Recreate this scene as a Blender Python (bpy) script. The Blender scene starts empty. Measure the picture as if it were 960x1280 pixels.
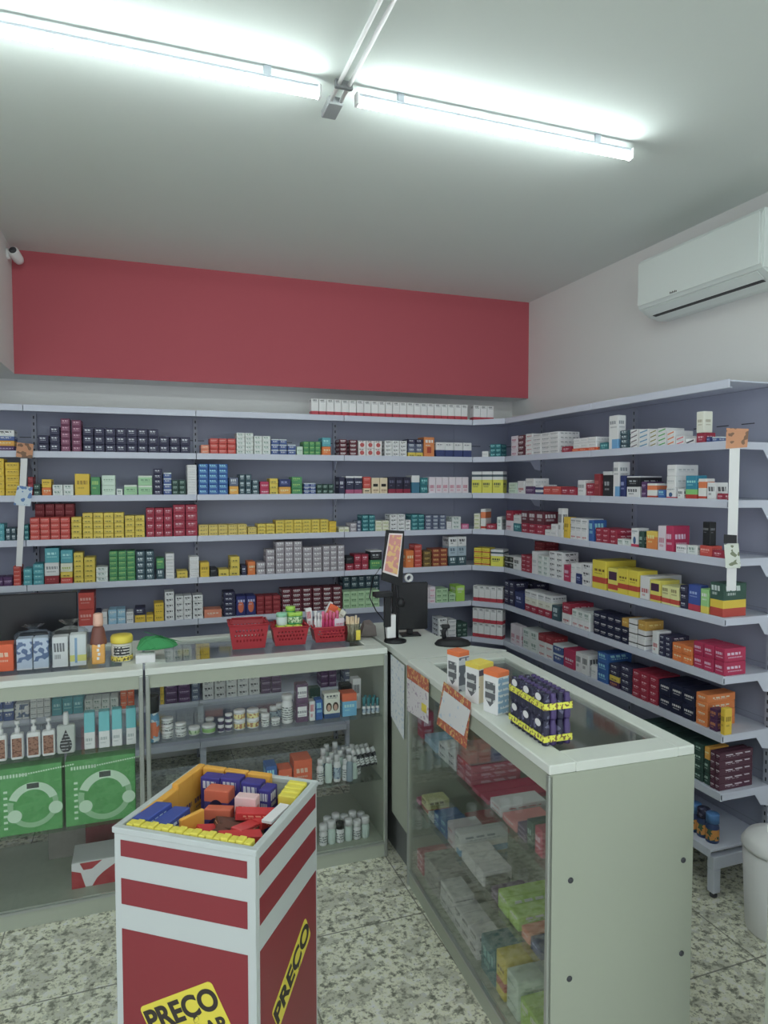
import bpy, bmesh, math, random
from math import sin, cos, radians, pi, floor
from mathutils import Vector, Matrix
random.seed(7)
sc = bpy.context.scene
COL = sc.collection
HC = 1.78
F_, YAW, PITCH = 845.05, radians(19.743), radians(2.511)

# ------------------------------------------------------------------ measuring helpers
def ray(u, v):
    lx, up = (u-480)/F_, -(v-640)/F_
    d = cos(PITCH)+up*sin(PITCH); z = -sin(PITCH)+up*cos(PITCH)
    return Vector((lx*cos(YAW)+d*sin(YAW), -lx*sin(YAW)+d*cos(YAW), z))
def at_z(u, v, z):
    r = ray(u, v); t = (z-HC)/r.z; return Vector((r.x*t, r.y*t, z))
def at_y(u, v, y):
    r = ray(u, v); t = y/r.y; return Vector((r.x*t, y, HC+r.z*t))
def at_x(u, v, x):
    r = ray(u, v); t = x/r.x; return Vector((x, r.y*t, HC+r.z*t))
class Frame:
    """a vertical front plane: origin, direction along it, inward normal"""
    def __init__(s, ox, oy, ang):
        s.o = Vector((ox, oy, 0)); s.a = ang
        s.u = Vector((cos(ang), sin(ang), 0)); s.n = Vector((-sin(ang), cos(ang), 0))
    def hit(s, u, v, back=0.0):
        r = ray(u, v); o = s.o+s.n*back
        t = (s.n.dot(o))/(s.n.dot(r)); P = r*t
        return (P-o).dot(s.u), HC+P.z
    def pt(s, a, b=0.0, z=0.0):
        p = s.o+s.u*a+s.n*b; return Vector((p.x, p.y, z))

# ------------------------------------------------------------------ colours and materials
def lin(c):
    c = c/255.0
    return c/12.92 if c <= .04045 else ((c+.055)/1.055)**2.4
GAIN = 1.5
SAT = .74
def C(r, g, b, k=None):
    k = GAIN if k is None else k
    m_ = (r*.3+g*.5+b*.2); q = SAT
    r, g, b = (m_+(x-m_)*q for x in (r, g, b))
    return tuple(min(.88, lin(x)*k) for x in (r, g, b))+(1,)
def new_mat(name, rough=.5, metal=0.0, spec=.4):
    m = bpy.data.materials.new(name); m.use_nodes = True
    b = m.node_tree.nodes['Principled BSDF']
    b.inputs['Roughness'].default_value = rough; b.inputs['Metallic'].default_value = metal
    b.inputs['Specular IOR Level'].default_value = spec
    return m, m.node_tree, b
class NT:
    def __init__(s, nt): s.nt = nt
    def n(s, t): return s.nt.nodes.new(t)
    def l(s, a, b): s.nt.links.new(a, b)
    def val(s, sock, x):
        if isinstance(x, (int, float)): sock.default_value = x
        elif isinstance(x, tuple): sock.default_value = x
        else: s.l(x, sock)
    def math(s, op, a, b=0.0, c=None):
        m = s.n('ShaderNodeMath'); m.operation = op
        s.val(m.inputs[0], a); s.val(m.inputs[1], b)
        if c is not None: s.val(m.inputs[2], c)
        return m.outputs[0]
    def mix(s, f, a, b):
        m = s.n('ShaderNodeMix'); m.data_type = 'RGBA'
        s.val(m.inputs[0], f); s.val(m.inputs[6], a); s.val(m.inputs[7], b)
        return m.outputs[2]
    def inr(s, v, a, b):
        return s.math('MULTIPLY', s.math('GREATER_THAN', v, a), s.math('LESS_THAN', v, b))
    def noise(s, vec, scale, detail=1.0, rough=.5):
        t = s.n('ShaderNodeTexNoise'); t.inputs['Scale'].default_value = scale
        t.inputs['Detail'].default_value = detail; t.inputs['Roughness'].default_value = rough
        if vec is not None: s.l(vec, t.inputs['Vector'])
        return t.outputs['Fac']
    def coords(s, kind):
        t = s.n('ShaderNodeTexCoord'); sp = s.n('ShaderNodeSeparateXYZ'); s.l(t.outputs[kind], sp.inputs[0])
        return t.outputs[kind], sp.outputs[0], sp.outputs[1], sp.outputs[2]
def plain(name, col, rough=.5, metal=0.0, spec=.4, bump=0.0, bscale=200, var=0.0, vscale=3):
    m, nt, b = new_mat(name, rough, metal, spec); N = NT(nt)
    b.inputs['Base Color'].default_value = col
    if var:
        v, x, y, z = N.coords('Object')
        f = N.noise(v, vscale, 4, .6)
        d = tuple(c*(1-var) for c in col[:3])+(1,)
        N.l(N.mix(f, d, col), b.inputs['Base Color'])
    if bump:
        v, x, y, z = N.coords('Object')
        bp = N.n('ShaderNodeBump'); bp.inputs['Strength'].default_value = bump; bp.inputs['Distance'].default_value = .002
        N.l(N.noise(v, bscale, 3), bp.inputs['Height']); N.l(bp.outputs[0], b.inputs['Normal'])
    return m
def glass_mat(name, tint=(.93, .97, .95, 1), refl=.06, rough=.02):
    m = bpy.data.materials.new(name); m.use_nodes = True; nt = m.node_tree; N = NT(nt)
    nt.nodes.remove(nt.nodes['Principled BSDF']); out = nt.nodes['Material Output']
    t = N.n('ShaderNodeBsdfTransparent'); t.inputs[0].default_value = tint
    g = N.n('ShaderNodeBsdfGlossy'); g.inputs['Roughness'].default_value = rough
    fr = N.n('ShaderNodeFresnel'); fr.inputs[0].default_value = 1.45
    f = N.math('MULTIPLY_ADD', fr.outputs[0], .4, refl*.3)
    mx = N.n('ShaderNodeMixShader'); N.l(f, mx.inputs[0]); N.l(t.outputs[0], mx.inputs[1]); N.l(g.outputs[0], mx.inputs[2])
    N.l(mx.outputs[0], out.inputs[0]); return m

# product styles: desc, body colour and printed decoration in generated (0..1) coordinates
STY = {}
def S(key, desc, body, text=None, tz=(.2, .8), dens=.56, bands=(), patch=None, circ=None, swoosh=None, tscale=110, rough=.42):
    STY[key] = (desc, body, text, tz, dens, bands, patch, circ, swoosh, tscale, rough)
SMAT = {}
def smat(key):
    if key in SMAT: return SMAT[key]
    desc, body, text, tz, dens, bands, patch, circ, swoosh, tscale, rough = STY[key]
    m, nt, b = new_mat('print_'+desc.replace(' ', '_'), rough, 0, .35); N = NT(nt)
    at = N.n('ShaderNodeAttribute'); at.attribute_name = 'box_uvw'; sp = N.n('ShaderNodeSeparateXYZ'); N.l(at.outputs['Vector'], sp.inputs[0])
    gx, gy, gz = sp.outputs[0], sp.outputs[1], sp.outputs[2]
    col = C(*body)
    cur = col
    for z0, z1, c in bands:
        cur = N.mix(N.inr(gz, z0, z1), cur, C(*c))
    if patch:
        x0, x1, z0, z1, c = patch
        cur = N.mix(N.math('MULTIPLY', N.inr(gx, x0, x1), N.inr(gz, z0, z1)), cur, C(*c))
    if circ:
        cx, cz, r, c = circ
        dx = N.math('SUBTRACT', gx, cx); dz = N.math('SUBTRACT', gz, cz)
        d = N.math('SQRT', N.math('ADD', N.math('MULTIPLY', dx, dx), N.math('MULTIPLY', dz, dz)))
        cur = N.mix(N.math('LESS_THAN', d, r), cur, C(*c))
    if swoosh:
        sx = N.math('SUBTRACT', N.math('ADD', N.math('MULTIPLY', gx, .6), .18), gz)
        cur = N.mix(N.math('MULTIPLY', N.inr(sx, -.13, .14), N.inr(gx, .12, .9)), cur, C(*swoosh))
    if text:
        if tscale == 45:
            f = N.math('MULTIPLY', N.math('GREATER_THAN', N.noise(N.coords('Object')[0], 45, .5), dens), N.inr(gz, *tz))
        else:
            # two printed lines, wrapping to the end faces of the carton
            hsh = sum(ord(ch)*(i+3) for i, ch in enumerate(key)); hr = random.Random(hsh)
            side = N.math('MAXIMUM', N.math('LESS_THAN', gx, .004), N.math('GREATER_THAN', gx, .996))
            sx = N.math('ADD', N.math('MULTIPLY', gx, N.math('SUBTRACT', 1.0, side)), N.math('MULTIPLY', gy, side))
            z0, z1 = tz; zs = z1-z0; heavy = dens < .57
            xa = hr.uniform(.08, .2); xb = hr.uniform(.72, .92); n1 = hr.choice((3.5, 4.5, 5.5)); 
            l1 = N.math('MULTIPLY', N.inr(gz, z0+zs*.48, z0+zs*(.92 if heavy else .80)), N.inr(sx, xa, xb))
            l1 = N.math('MULTIPLY', l1, N.math('LESS_THAN', N.math('FRACT', N.math('ADD', N.math('MULTIPLY', sx, n1), N.math('MULTIPLY', gz, .6))), .74))
            l2 = N.math('MULTIPLY', N.inr(gz, z0+zs*.12, z0+zs*(.34 if heavy else .26)), N.inr(sx, xa+.05, hr.uniform(.5, .85)))
            l2 = N.math('MULTIPLY', l2, N.math('LESS_THAN', N.math('FRACT', N.math('MULTIPLY', sx, n1*2.3)), .7))
            f = N.math('MAXIMUM', l1, N.math('MULTIPLY', l2, .75))
        mx = N.math('MULTIPLY', f, .9)
        cur = N.mix(mx, cur, C(*text))
    if isinstance(cur, tuple): b.inputs['Base Color'].default_value = cur
    else: N.l(cur, b.inputs['Base Color'])
    SMAT[key] = m; return m

W_ = (205, 210, 208)
S('nav', 'navy blue white-print', (46, 46, 76), (190, 195, 205), (.3, .85), .60)
S('mar', 'plum maroon', (118, 56, 86), (200, 150, 170), (.25, .85), .60)
S('sal', 'salmon orange', (215, 120, 90), (235, 190, 170), (.3, .7), .6)
S('red', 'bright red', (205, 66, 58), (240, 150, 140), (.3, .8), .6)
S('drd', 'dark red', (150, 40, 48), (190, 90, 90), (.3, .8), .62)
S('crw', 'crimson white-lettered', (165, 36, 58), (215, 170, 180), (.25, .8), .58)
S('mag', 'magenta red', (190, 40, 80), (240, 190, 205), (.2, .6), .6)
S('wgr', 'white green-print', (196, 204, 198), (110, 140, 128), (.2, .85), .56)
S('wgy', 'white grey-print', W_, (120, 125, 130), (.2, .85), .57)
S('wbk', 'white black-print', (200, 204, 202), (50, 54, 60), (.2, .8), .55)
S('wht', 'plain white', W_, (165, 170, 172), (.3, .7), .62)
S('wrd', 'white red-print', (208, 206, 204), (190, 50, 60), (.1, .5), .5)
S('wrc', 'white red-dotted', (212, 196, 194), (110, 50, 55), (.75, .95), .5, circ=(.5, .45, .28, (190, 70, 70)))
S('blw', 'blue white-topped', (62, 86, 150), (205, 215, 230), (.35, .65), .56, bands=((.8, 1.01, (190, 200, 215)),))
S('blu', 'royal blue', (44, 92, 170), (130, 200, 225), (.3, .9), .54)
S('skb', 'pale blue', (132, 178, 205), (225, 235, 240), (.3, .8), .55)
S('grn', 'green lime-print', (66, 142, 84), (150, 190, 90), (.3, .9), .58)
S('lgr', 'pale green', (140, 190, 140), (90, 140, 100), (.3, .7), .6, bands=((.82, 1.01, (190, 215, 185)),))
S('wlg', 'mint white', (182, 206, 186), (120, 160, 130), (.3, .7), .58)
S('dgr', 'dark green', (44, 74, 66), (150, 180, 168), (.2, .8), .58)
S('dtw', 'dark teal white-print', (52, 80, 92), (185, 200, 205), (.2, .9), .54)
S('tea', 'teal', (66, 152, 165), (150, 210, 215), (.3, .8), .6)
S('dte', 'deep teal', (36, 112, 122), (120, 190, 190), (.2, .8), .56)
S('yel', 'golden yellow', (216, 176, 36), (150, 110, 20), (.25, .8), .62)
S('ylb', 'yellow black-marked', (210, 182, 56), (60, 50, 30), (.1, .45), .54)
S('ybl', 'yellow brown-striped', (206, 180, 80), (70, 50, 36), (.35, .7), .48)
S('wye', 'white yellow-green', (205, 208, 180), (150, 165, 60), (.1, .6), .52)
S('yww', 'yellow white-topped cartoon-print', (214, 204, 60), (40, 60, 60), (.25, .5), .52, bands=((.62, 1.01, (208, 214, 214)), (.76, .86, (60, 80, 90))))
S('obx', 'orange', (226, 110, 46), (245, 190, 150), (.3, .8), .6)
S('ora', 'amber orange', (222, 150, 50), (245, 215, 150), (.3, .7), .58)
S('oye', 'orange over yellow', (220, 120, 50), (240, 210, 120), (.3, .9), .6, bands=((.7, 1.01, (222, 180, 60)),))
S('orf', 'orange leaf-print', (216, 120, 60), (240, 220, 200), (.5, .95), .6, patch=(.3, .7, .2, .5, (180, 60, 40)))
S('pnw', 'pink and white', (214, 190, 198), (190, 90, 120), (.1, .55), .5)
S('pnk', 'pink', (206, 96, 140), (235, 190, 205), (.2, .8), .6)
S('npk', 'navy pink-based', (42, 46, 74), (180, 185, 200), (.5, .75), .57, bands=((0, .25, (170, 70, 110)), (.9, 1.01, (200, 204, 210))))
S('ncr', 'dark navy crimson-based', (40, 38, 60), (90, 90, 120), (.4, .9), .6, bands=((0, .28, (150, 34, 60)),))
S('bei', 'beige black-patched', (206, 186, 150), (150, 110, 80), (.05, .3), .55, patch=(.2, .8, .45, .62, (40, 34, 32)))
S('wna', 'white over navy', (206, 210, 212), (90, 90, 110), (.75, .9), .6, bands=((0, .48, (54, 66, 120)),))
S('wbg', 'white over blue-green', (206, 212, 212), None, bands=((0, .62, (50, 110, 140)),))
S('blk', 'black', (34, 36, 40), (120, 124, 130), (.5, .8), .62)
S('bkw', 'black white-capped', (38, 40, 46), (160, 165, 170), (.2, .7), .57, bands=((.86, 1.01, (190, 192, 192)),))
S('gyw', 'grey lilac-patterned', (150, 142, 150), (220, 218, 222), (.15, .9), .50)
S('slw', 'slate blue white-marked', (86, 96, 124), (190, 198, 208), (.2, .9), .54)
S('psl', 'pale slate', (150, 170, 184), (80, 104, 122), (.2, .9), .52)
S('olv', 'olive brown', (110, 84, 44), (200, 160, 70), (.3, .8), .54)
S('brd', 'brick red yellow-print', (150, 64, 44), (215, 170, 90), (.3, .8), .54)
S('pur', 'purple', (84, 50, 98), (180, 160, 190), (.3, .7), .6)
S('wsw', 'white over red', (208, 210, 210), (60, 64, 70), (.78, .96), .5, bands=((0, .25, (190, 50, 64)),))
S('lim', 'lime green', (150, 200, 60), (225, 235, 190), (.5, .9), .55)
S('gwh', 'green-white', (160, 196, 150), (60, 120, 60), (.1, .7), .52)
S('brn', 'maroon white-striped', (104, 40, 52), (206, 200, 204), (.2, .85), .50)
S('wtb', 'white blue-cornered', (206, 212, 216), (120, 126, 134), (.6, .9), .6, patch=(.35, 1.01, 0, .3, (90, 150, 200)))
S('sgr', 'white grey-swoosh', W_, None, swoosh=(110, 100, 110))
S('sbl', 'white blue-swoosh', W_, None, swoosh=(80, 140, 180))
S('sol', 'white olive-swoosh', W_, None, swoosh=(130, 120, 60))
S('sgn', 'white green-swoosh', W_, None, swoosh=(70, 160, 80))
S('sor', 'white orange-swoosh', W_, None, swoosh=(220, 120, 70))
S('spk', 'white pink-swoosh', W_, None, swoosh=(210, 90, 100))
S('sdk', 'white charcoal-swoosh', W_, None, swoosh=(60, 60, 70))
S('crm', 'cream', (208, 204, 186), (150, 140, 110), (.3, .7), .62)
S('yrd', 'yellow red-banded', (224, 190, 40), (110, 70, 20), (.5, .75), .58, bands=((.22, .42, (196, 60, 44)),))
S('yrp', 'yellow purple-squared red-banded', (224, 196, 70), None, bands=((.1, .32, (196, 60, 44)),), patch=(.1, .9, .5, .85, (74, 40, 74)))
S('wrp', 'white purple-squared', (205, 206, 200), None, bands=((0, .2, (196, 60, 44)),), patch=(.3, .9, .3, .7, (74, 40, 84)))
S('lyr', 'pale yellow red-based', (206, 204, 130), (120, 110, 60), (.5, .9), .56, bands=((.1, .34, (196, 60, 44)),))
S('bro', 'blue red-based', (52, 76, 160), (150, 170, 215), (.5, .8), .6, bands=((0, .25, (196, 50, 70)),))
S('gyr', 'dark green yellow-and-red-striped', (50, 84, 72), (190, 205, 198), (.6, .95), .54, bands=((.26, .5, (218, 180, 40)), (0, .26, (190, 60, 50))))
S('lgo', 'light green yellow-based', (130, 190, 110), (215, 235, 200), (.5, .9), .58, bands=((0, .3, (210, 190, 60)),))
S('grt', 'teal green red-based', (36, 128, 160), (140, 210, 200), (.55, .85), .57, bands=((0, .2, (190, 50, 44)), (.2, .42, (110, 180, 90))))
S('wrb', 'white blue-ringed red-based', (204, 210, 210), (120, 130, 140), (.7, .9), .56, bands=((0, .16, (200, 50, 80)),), circ=(.5, .36, .2, (50, 90, 140)))
S('rwh', 'red over white', (206, 208, 206), (150, 150, 150), (.1, .4), .6, bands=((.55, 1.01, (214, 90, 50)),))
S('wor', 'white orange-striped', (206, 204, 196), None, bands=((.05, .16, (196, 60, 44)), (.55, .85, (222, 110, 60))))
S('ind', 'indigo', (40, 52, 110), (150, 160, 205), (.3, .8), .58)
S('inr', 'indigo orange-patched', (44, 50, 120), (170, 175, 215), (.5, .9), .58, circ=(.5, .45, .3, (214, 96, 60)))
S('gld', 'gold', (190, 140, 50), (220, 190, 110), (.3, .7), .6)
S('wgd', 'white black-barred', (214, 212, 200), None, bands=((.4, .52, (60, 56, 50)),))
S('orw', 'orange white-ended', (226, 116, 52), (235, 205, 180), (.3, .7), .55)
S('nvl', 'navy large-lettered', (30, 34, 62), (205, 210, 220), (.3, .75), .57, tscale=60)
S('crl', 'crimson large-lettered', (186, 38, 78), (235, 180, 200), (.2, .8), .57, tscale=60)
S('ryl', 'purple and red', (80, 40, 80), (200, 120, 60), (.2, .8), .54)
S('mrn', 'dark maroon cellophane-wrapped', (84, 44, 62), (190, 180, 190), (.3, .8), .58)
S('rpk', 'rose pink', (190, 90, 110), (225, 170, 185), (.1, .9), .54)
S('gry', 'grey', (146, 144, 142), (110, 108, 110), (.2, .8), .6)
S('fac', 'cream family-photo', (206, 208, 186), (60, 64, 80), (.76, .92), .5, bands=((0, .2, (50, 80, 130)),))
S('lbo', 'light blue orange-topped', (90, 165, 205), (160, 205, 225), (.2, .6), .6, bands=((.66, 1.01, (226, 90, 54)),))
S('pwl', 'purple white-labelled', (88, 54, 92), (120, 120, 130), (.3, .7), .6, patch=(.12, .88, .3, .85, (206, 208, 206)))
S('wrv', 'white red-lettered', (206, 204, 202), (190, 50, 70), (.1, .9), .5, tscale=70)
S('tlw', 'teal-topped white', (206, 210, 206), (150, 160, 160), (.1, .35), .62, bands=((.46, 1.01, (88, 184, 192)),))
S('mlk', 'white blue-mottled', (200, 206, 210), (70, 96, 140), (.25, .9), .50, tscale=45)
S('mlg', 'white black-lettered', (206, 208, 206), (70, 74, 82), (.2, .85), .56, tscale=60)
S('mly', 'white blue-yellow-striped', (196, 206, 208), None, bands=((.15, .35, (206, 200, 90)),), patch=(.3, .45, .1, .9, (110, 150, 190)))
S('ros', 'red orange', (226, 84, 44), (240, 170, 140), (.3, .8), .6)
S('prd', 'pink white-lettered', (214, 120, 120), (245, 225, 225), (.4, .85), .54)

# ------------------------------------------------------------------ mesh helpers
class MB:
    def __init__(s): s.bm = bmesh.new(); s.mi = 0
    def _tag(s, faces):
        for f in faces: f.material_index = s.mi
    def box(s, x0, x1, y0, y1, z0, z1, bev=0.0, seg=1, M=None):
        r = bmesh.ops.create_cube(s.bm, size=1)
        vs = r['verts']
        for v in vs:
            v.co = Vector(((x0+x1)/2+v.co.x*(x1-x0), (y0+y1)/2+v.co.y*(y1-y0), (z0+z1)/2+v.co.z*(z1-z0)))
        fs = set(f for v in vs for f in v.link_faces); s._tag(fs)
        if bev > 0:
            es = list(set(e for v in vs for e in v.link_edges))
            rr = bmesh.ops.bevel(s.bm, geom=es, offset=bev, segments=seg, affect='EDGES', profile=.5)
            s._tag(rr['faces']); vs = list(set([v for v in vs if v.is_valid]+[v for f in rr['faces'] for v in f.verts]))
        if M is not None: bmesh.ops.transform(s.bm, matrix=M, verts=[v for v in vs if v.is_valid])
        return s
    def prism(s, pts, z0, z1, M=None):
        """polygon in xy extruded in z"""
        a = [s.bm.verts.new((x, y, z0)) for x, y in pts]; b = [s.bm.verts.new((x, y, z1)) for x, y in pts]
        n = len(pts); fs = [s.bm.faces.new(list(reversed(a))), s.bm.faces.new(b)]
        for i in range(n): fs.append(s.bm.faces.new((a[i], a[(i+1) % n], b[(i+1) % n], b[i])))
        s._tag(fs); bmesh.ops.recalc_face_normals(s.bm, faces=fs)
        if M is not None: bmesh.ops.transform(s.bm, matrix=M, verts=a+b)
        return s
    def lathe(s, prof, seg=16, M=None, sx=1, sy=1):
        rings = []; vs = []
        for r, z in prof:
            if r < 1e-5: ring = [s.bm.verts.new((0, 0, z))]
            else: ring = [s.bm.verts.new((r*cos(2*pi*i/seg)*sx, r*sin(2*pi*i/seg)*sy, z)) for i in range(seg)]
            rings.append(ring); vs += ring
        fs = []
        for a, b in zip(rings, rings[1:]):
            for i in range(seg):
                j = (i+1) % seg
                if len(a) == 1 and len(b) == 1: continue
                if len(a) == 1: fs.append(s.bm.faces.new((a[0], b[i], b[j])))
                elif len(b) == 1: fs.append(s.bm.faces.new((a[i], a[j], b[0])))
                else: fs.append(s.bm.faces.new((a[i], a[j], b[j], b[i])))
        for f in fs: f.smooth = True
        s._tag(fs); bmesh.ops.recalc_face_normals(s.bm, faces=fs)
        if M is not None: bmesh.ops.transform(s.bm, matrix=M, verts=vs)
        return s
    def tube(s, pts, r, seg=8):
        pts = [Vector(p) for p in pts]; rings = []
        for i, p in enumerate(pts):
            d = (pts[min(i+1, len(pts)-1)]-pts[max(i-1, 0)]).normalized()
            up = Vector((0, 0, 1)) if abs(d.z) < .9 else Vector((1, 0, 0))
            a = d.cross(up).normalized(); b = a.cross(d)
            rings.append([s.bm.verts.new(p+(a*cos(2*pi*k/seg)+b*sin(2*pi*k/seg))*r) for k in range(seg)])
        fs = []
        for a, b in zip(rings, rings[1:]):
            for k in range(seg): fs.append(s.bm.faces.new((a[k], a[(k+1) % seg], b[(k+1) % seg], b[k])))
        fs.append(s.bm.faces.new(rings[0])); fs.append(s.bm.faces.new(list(reversed(rings[-1]))))
        for f in fs: f.smooth = True
        s._tag(fs); bmesh.ops.recalc_face_normals(s.bm, faces=fs); return s
    def hull(s, pts):
        vs = [s.bm.verts.new(p) for p in pts]
        r = bmesh.ops.convex_hull(s.bm, input=vs); s._tag([g for g in r['geom'] if isinstance(g, bmesh.types.BMFace)]); return s
    def mesh(s, name, mats):
        me = bpy.data.meshes.new(name); s.bm.to_mesh(me); s.bm.free()
        for m in (mats if isinstance(mats, (list, tuple)) else [mats]): me.materials.append(m)
        return me
    def build(s, name, mats, parent=None, loc=None, rot=None):
        return link(name, s.mesh(name, mats), parent, loc, rot)
def link(name, data, parent=None, loc=None, rot=None):
    o = bpy.data.objects.new(name, data); COL.objects.link(o)
    if parent: o.parent = parent
    if loc is not None: o.location = loc
    if rot is not None: o.rotation_euler = (0, 0, rot) if isinstance(rot, (int, float)) else rot
    return o
def tag(o, label, cat, group=None):
    o['label'] = label; o['category'] = cat
    if group: o['group'] = group
    return o
def thing(name, label, cat, loc=(0, 0, 0), rot=0, group=None):
    return tag(link(name, None, None, loc, rot), label, cat, group)
def struct(o): o['kind'] = 'structure'; return o

# ------------------------------------------------------------------ common materials
M_metal = plain('shelf_enamel', C(182, 187, 204, 1.5), .45, 0, .5, var=.06, vscale=2)
M_panel = plain('panel_enamel', C(112, 117, 138, 1.8), .5, 0, .4, var=.07, vscale=1.5)
M_white = plain('white_laminate', (.44, .48, .39, 1), .45, 0, .4, var=.05, vscale=2)
M_top = plain('white_counter_top', (.76, .80, .74, 1), .4, 0, .5)
M_alu = plain('brushed_aluminium', C(160, 166, 160, 1.3), .35, .6)
M_glass = glass_mat('clear_glass', tint=(.985, .995, .99, 1), refl=.05)
M_glass_edge = glass_mat('green_edge_glass', tint=(.965, .985, .975, 1), refl=.05)
M_glass_top = glass_mat('grey_top_glass', tint=(.965, .98, .97, 1), refl=.07, rough=.06)
M_black = plain('black_plastic', C(28, 29, 33), .45)
M_dark = plain('dark_grey_plastic', C(58, 60, 66), .5)
M_dkglass = plain('dark_screen', C(30, 31, 34), .25)
M_whpl = plain('white_plastic', C(204, 210, 206), .35)
M_chrome = plain('chrome', C(170, 175, 178), .2, .9)
M_paper = plain('white_paper', C(205, 214, 216), .7)
M_text = plain('dark_print', C(50, 44, 40), .6)

# ------------------------------------------------------------------ room
XR, YB, YW, ZC, ZB, XL = 2.66, 4.31, 4.53, 3.079, 2.39, -.662
Y0, XLL = -3.6, -2.3
def wallmat(name, col, bump=.15, var=.05):
    return plain(name, col, .85, 0, .2, bump=bump, bscale=60, var=var, vscale=1.2)
M_wall = wallmat('painted_wall', (.81, .81, .79, 1))
M_ceil = wallmat('ceiling_paint', (.80, .86, .83, 1))
M_redw = wallmat('red_wall_paint', C(168, 66, 76, 1.7))
def floor_mat():
    m, nt, b = new_mat('granite_tiles', .32, 0, .45); N = NT(nt)
    v, x, y, z = N.coords('Object')
    f1 = N.noise(v, 34, 5, .68); f2 = N.noise(v, 9, 4, .6); f3 = N.noise(v, 85, 2, .5)
    r = N.n('ShaderNodeValToRGB'); N.l(f1, r.inputs[0])
    e = r.color_ramp.elements; e[0].position = .37; e[0].color = C(84, 86, 70, 2.0); e[1].position = .50; e[1].color = C(168, 168, 144, 2.3)
    e2 = e.new(.43); e2.color = C(122, 122, 104, 2.2); e3 = e.new(.68); e3.color = C(190, 188, 164, 2.2)
    c = N.mix(N.math('MULTIPLY', N.math('LESS_THAN', f2, .47), .38), r.outputs[0], C(116, 116, 100, 2.1))
    c = N.mix(N.math('MULTIPLY', N.math('GREATER_THAN', f3, .66), .6), c, C(78, 78, 66, 2.0))
    def joint(s, off, per):
        d = N.math('FRACT', N.math('DIVIDE', N.math('ADD', s, -off+per*20), per))
        return N.math('LESS_THAN', N.math('MINIMUM', d, N.math('SUBTRACT', 1.0, d)), .0045)
    j = N.math('MAXIMUM', joint(x, 1.07, .535), joint(y, 2.51, .67))
    c = N.mix(N.math('MULTIPLY', j, .8), c, C(84, 82, 70, 1.8)); N.l(c, b.inputs['Base Color'])
    return m
struct(MB().box(XLL, XR, Y0, YW, -.05, 0).build('floor', floor_mat()))
struct(MB().box(XLL, XR+.12, Y0, YW+.12, ZC, ZC+.08).build('ceiling', M_ceil))
struct(MB().box(XLL-.1, XR+.12, YW, YW+.12, -.05, ZC).build('wall_back', M_wall))
struct(MB().box(XR, XR+.12, Y0, YW, -.05, ZC).build('wall_right', M_wall))
struct(MB().box(XLL-.12, XLL, 1.6, YW, -.05, ZC).build('wall_left', M_wall))
# red bulkhead over the back shelves: white underside, red face
mb = MB(); mb.box(XL, XR, YB, YW, ZB, ZC); mb.mi = 1; mb.box(XL, XR, YB-.004, YB, ZB, ZC)
struct(mb.build('trim_1', [M_wall, M_redw]))
struct(MB().box(-1.25, XL, Y0, YW, ZB, ZC).build('trim_2', M_wall))

# ------------------------------------------------------------------ shelving
ZL = [v+HC for v in (.3938, .1385, -.1081, -.3564, -.6078, -.8579, -1.1085, -1.362)]   # lip undersides, top to bottom
LIP = .036
DECK = [z+LIP-.004 for z in ZL]
BASE_Z = .215
DY, DX = 4.1926, 2.3046
XJ = [.3129-1.84, .3129-.92, .3129, .3129+.92, .3129+1.84]
def post_mat():
    m, nt, b = new_mat('slotted_post_enamel', .4); N = NT(nt)
    v, x, y, z = N.coords('Object')
    s = N.math('MULTIPLY', N.math('LESS_THAN', N.math('FRACT', N.math('MULTIPLY', z, 26)), .45), N.math('LESS_THAN', N.math('ABSOLUTE', x), .0035))
    N.l(N.mix(s, C(150, 155, 172, 1.35), C(30, 32, 40)), b.inputs['Base Color']); return m
M_post = post_mat()
def panel_mat():
    m, nt, b = new_mat('slotted_back_panel', .5); N = NT(nt)
    v, x, y, z = N.coords('Object')
    d = N.math('MULTIPLY', N.math('LESS_THAN', N.math('FRACT', N.math('MULTIPLY', x, 7)), .5), N.inr(z, 2.043, 2.048))
    g = N.math('LESS_THAN', N.math('FRACT', N.math('MULTIPLY', z, 4.1)), .012)
    k = N.math('MAXIMUM', d, N.math('MULTIPLY', g, .35))
    base = N.mix(N.noise(v, 1.5, 3), C(128, 133, 154, 1.6), C(142, 147, 168, 1.6))
    N.l(N.mix(k, base, C(58, 60, 72)), b.inputs['Base Color']); return m
M_bpanel = panel_mat()
def shelf_part(parent, L, depth, zlip, top=False, lip=LIP):
    mb = MB()
    mb.box(.002, L-.002, .004, depth, zlip+lip-.010, zlip+lip-.004)
    mb.box(.002, L-.002, 0, .004, zlip, zlip+lip, .0012)
    mb.box(.002, L-.002, .004, .016, zlip, zlip+.003)
    return mb.build('shelf', M_metal, parent)
def bracket_part(parent, x, depth, z):
    # tapered end plate below each shelf end
    M = Matrix(((0, 0, 1, x), (1, 0, 0, 0), (0, 1, 0, z), (0, 0, 0, 1)))
    return MB().prism([(.01, .03), (depth, .03), (depth, -.06), (depth-.05, -.05), (depth-.085, .0), (.01, .002)], 0, .003, M).build('bracket', M_metal, parent)
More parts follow.
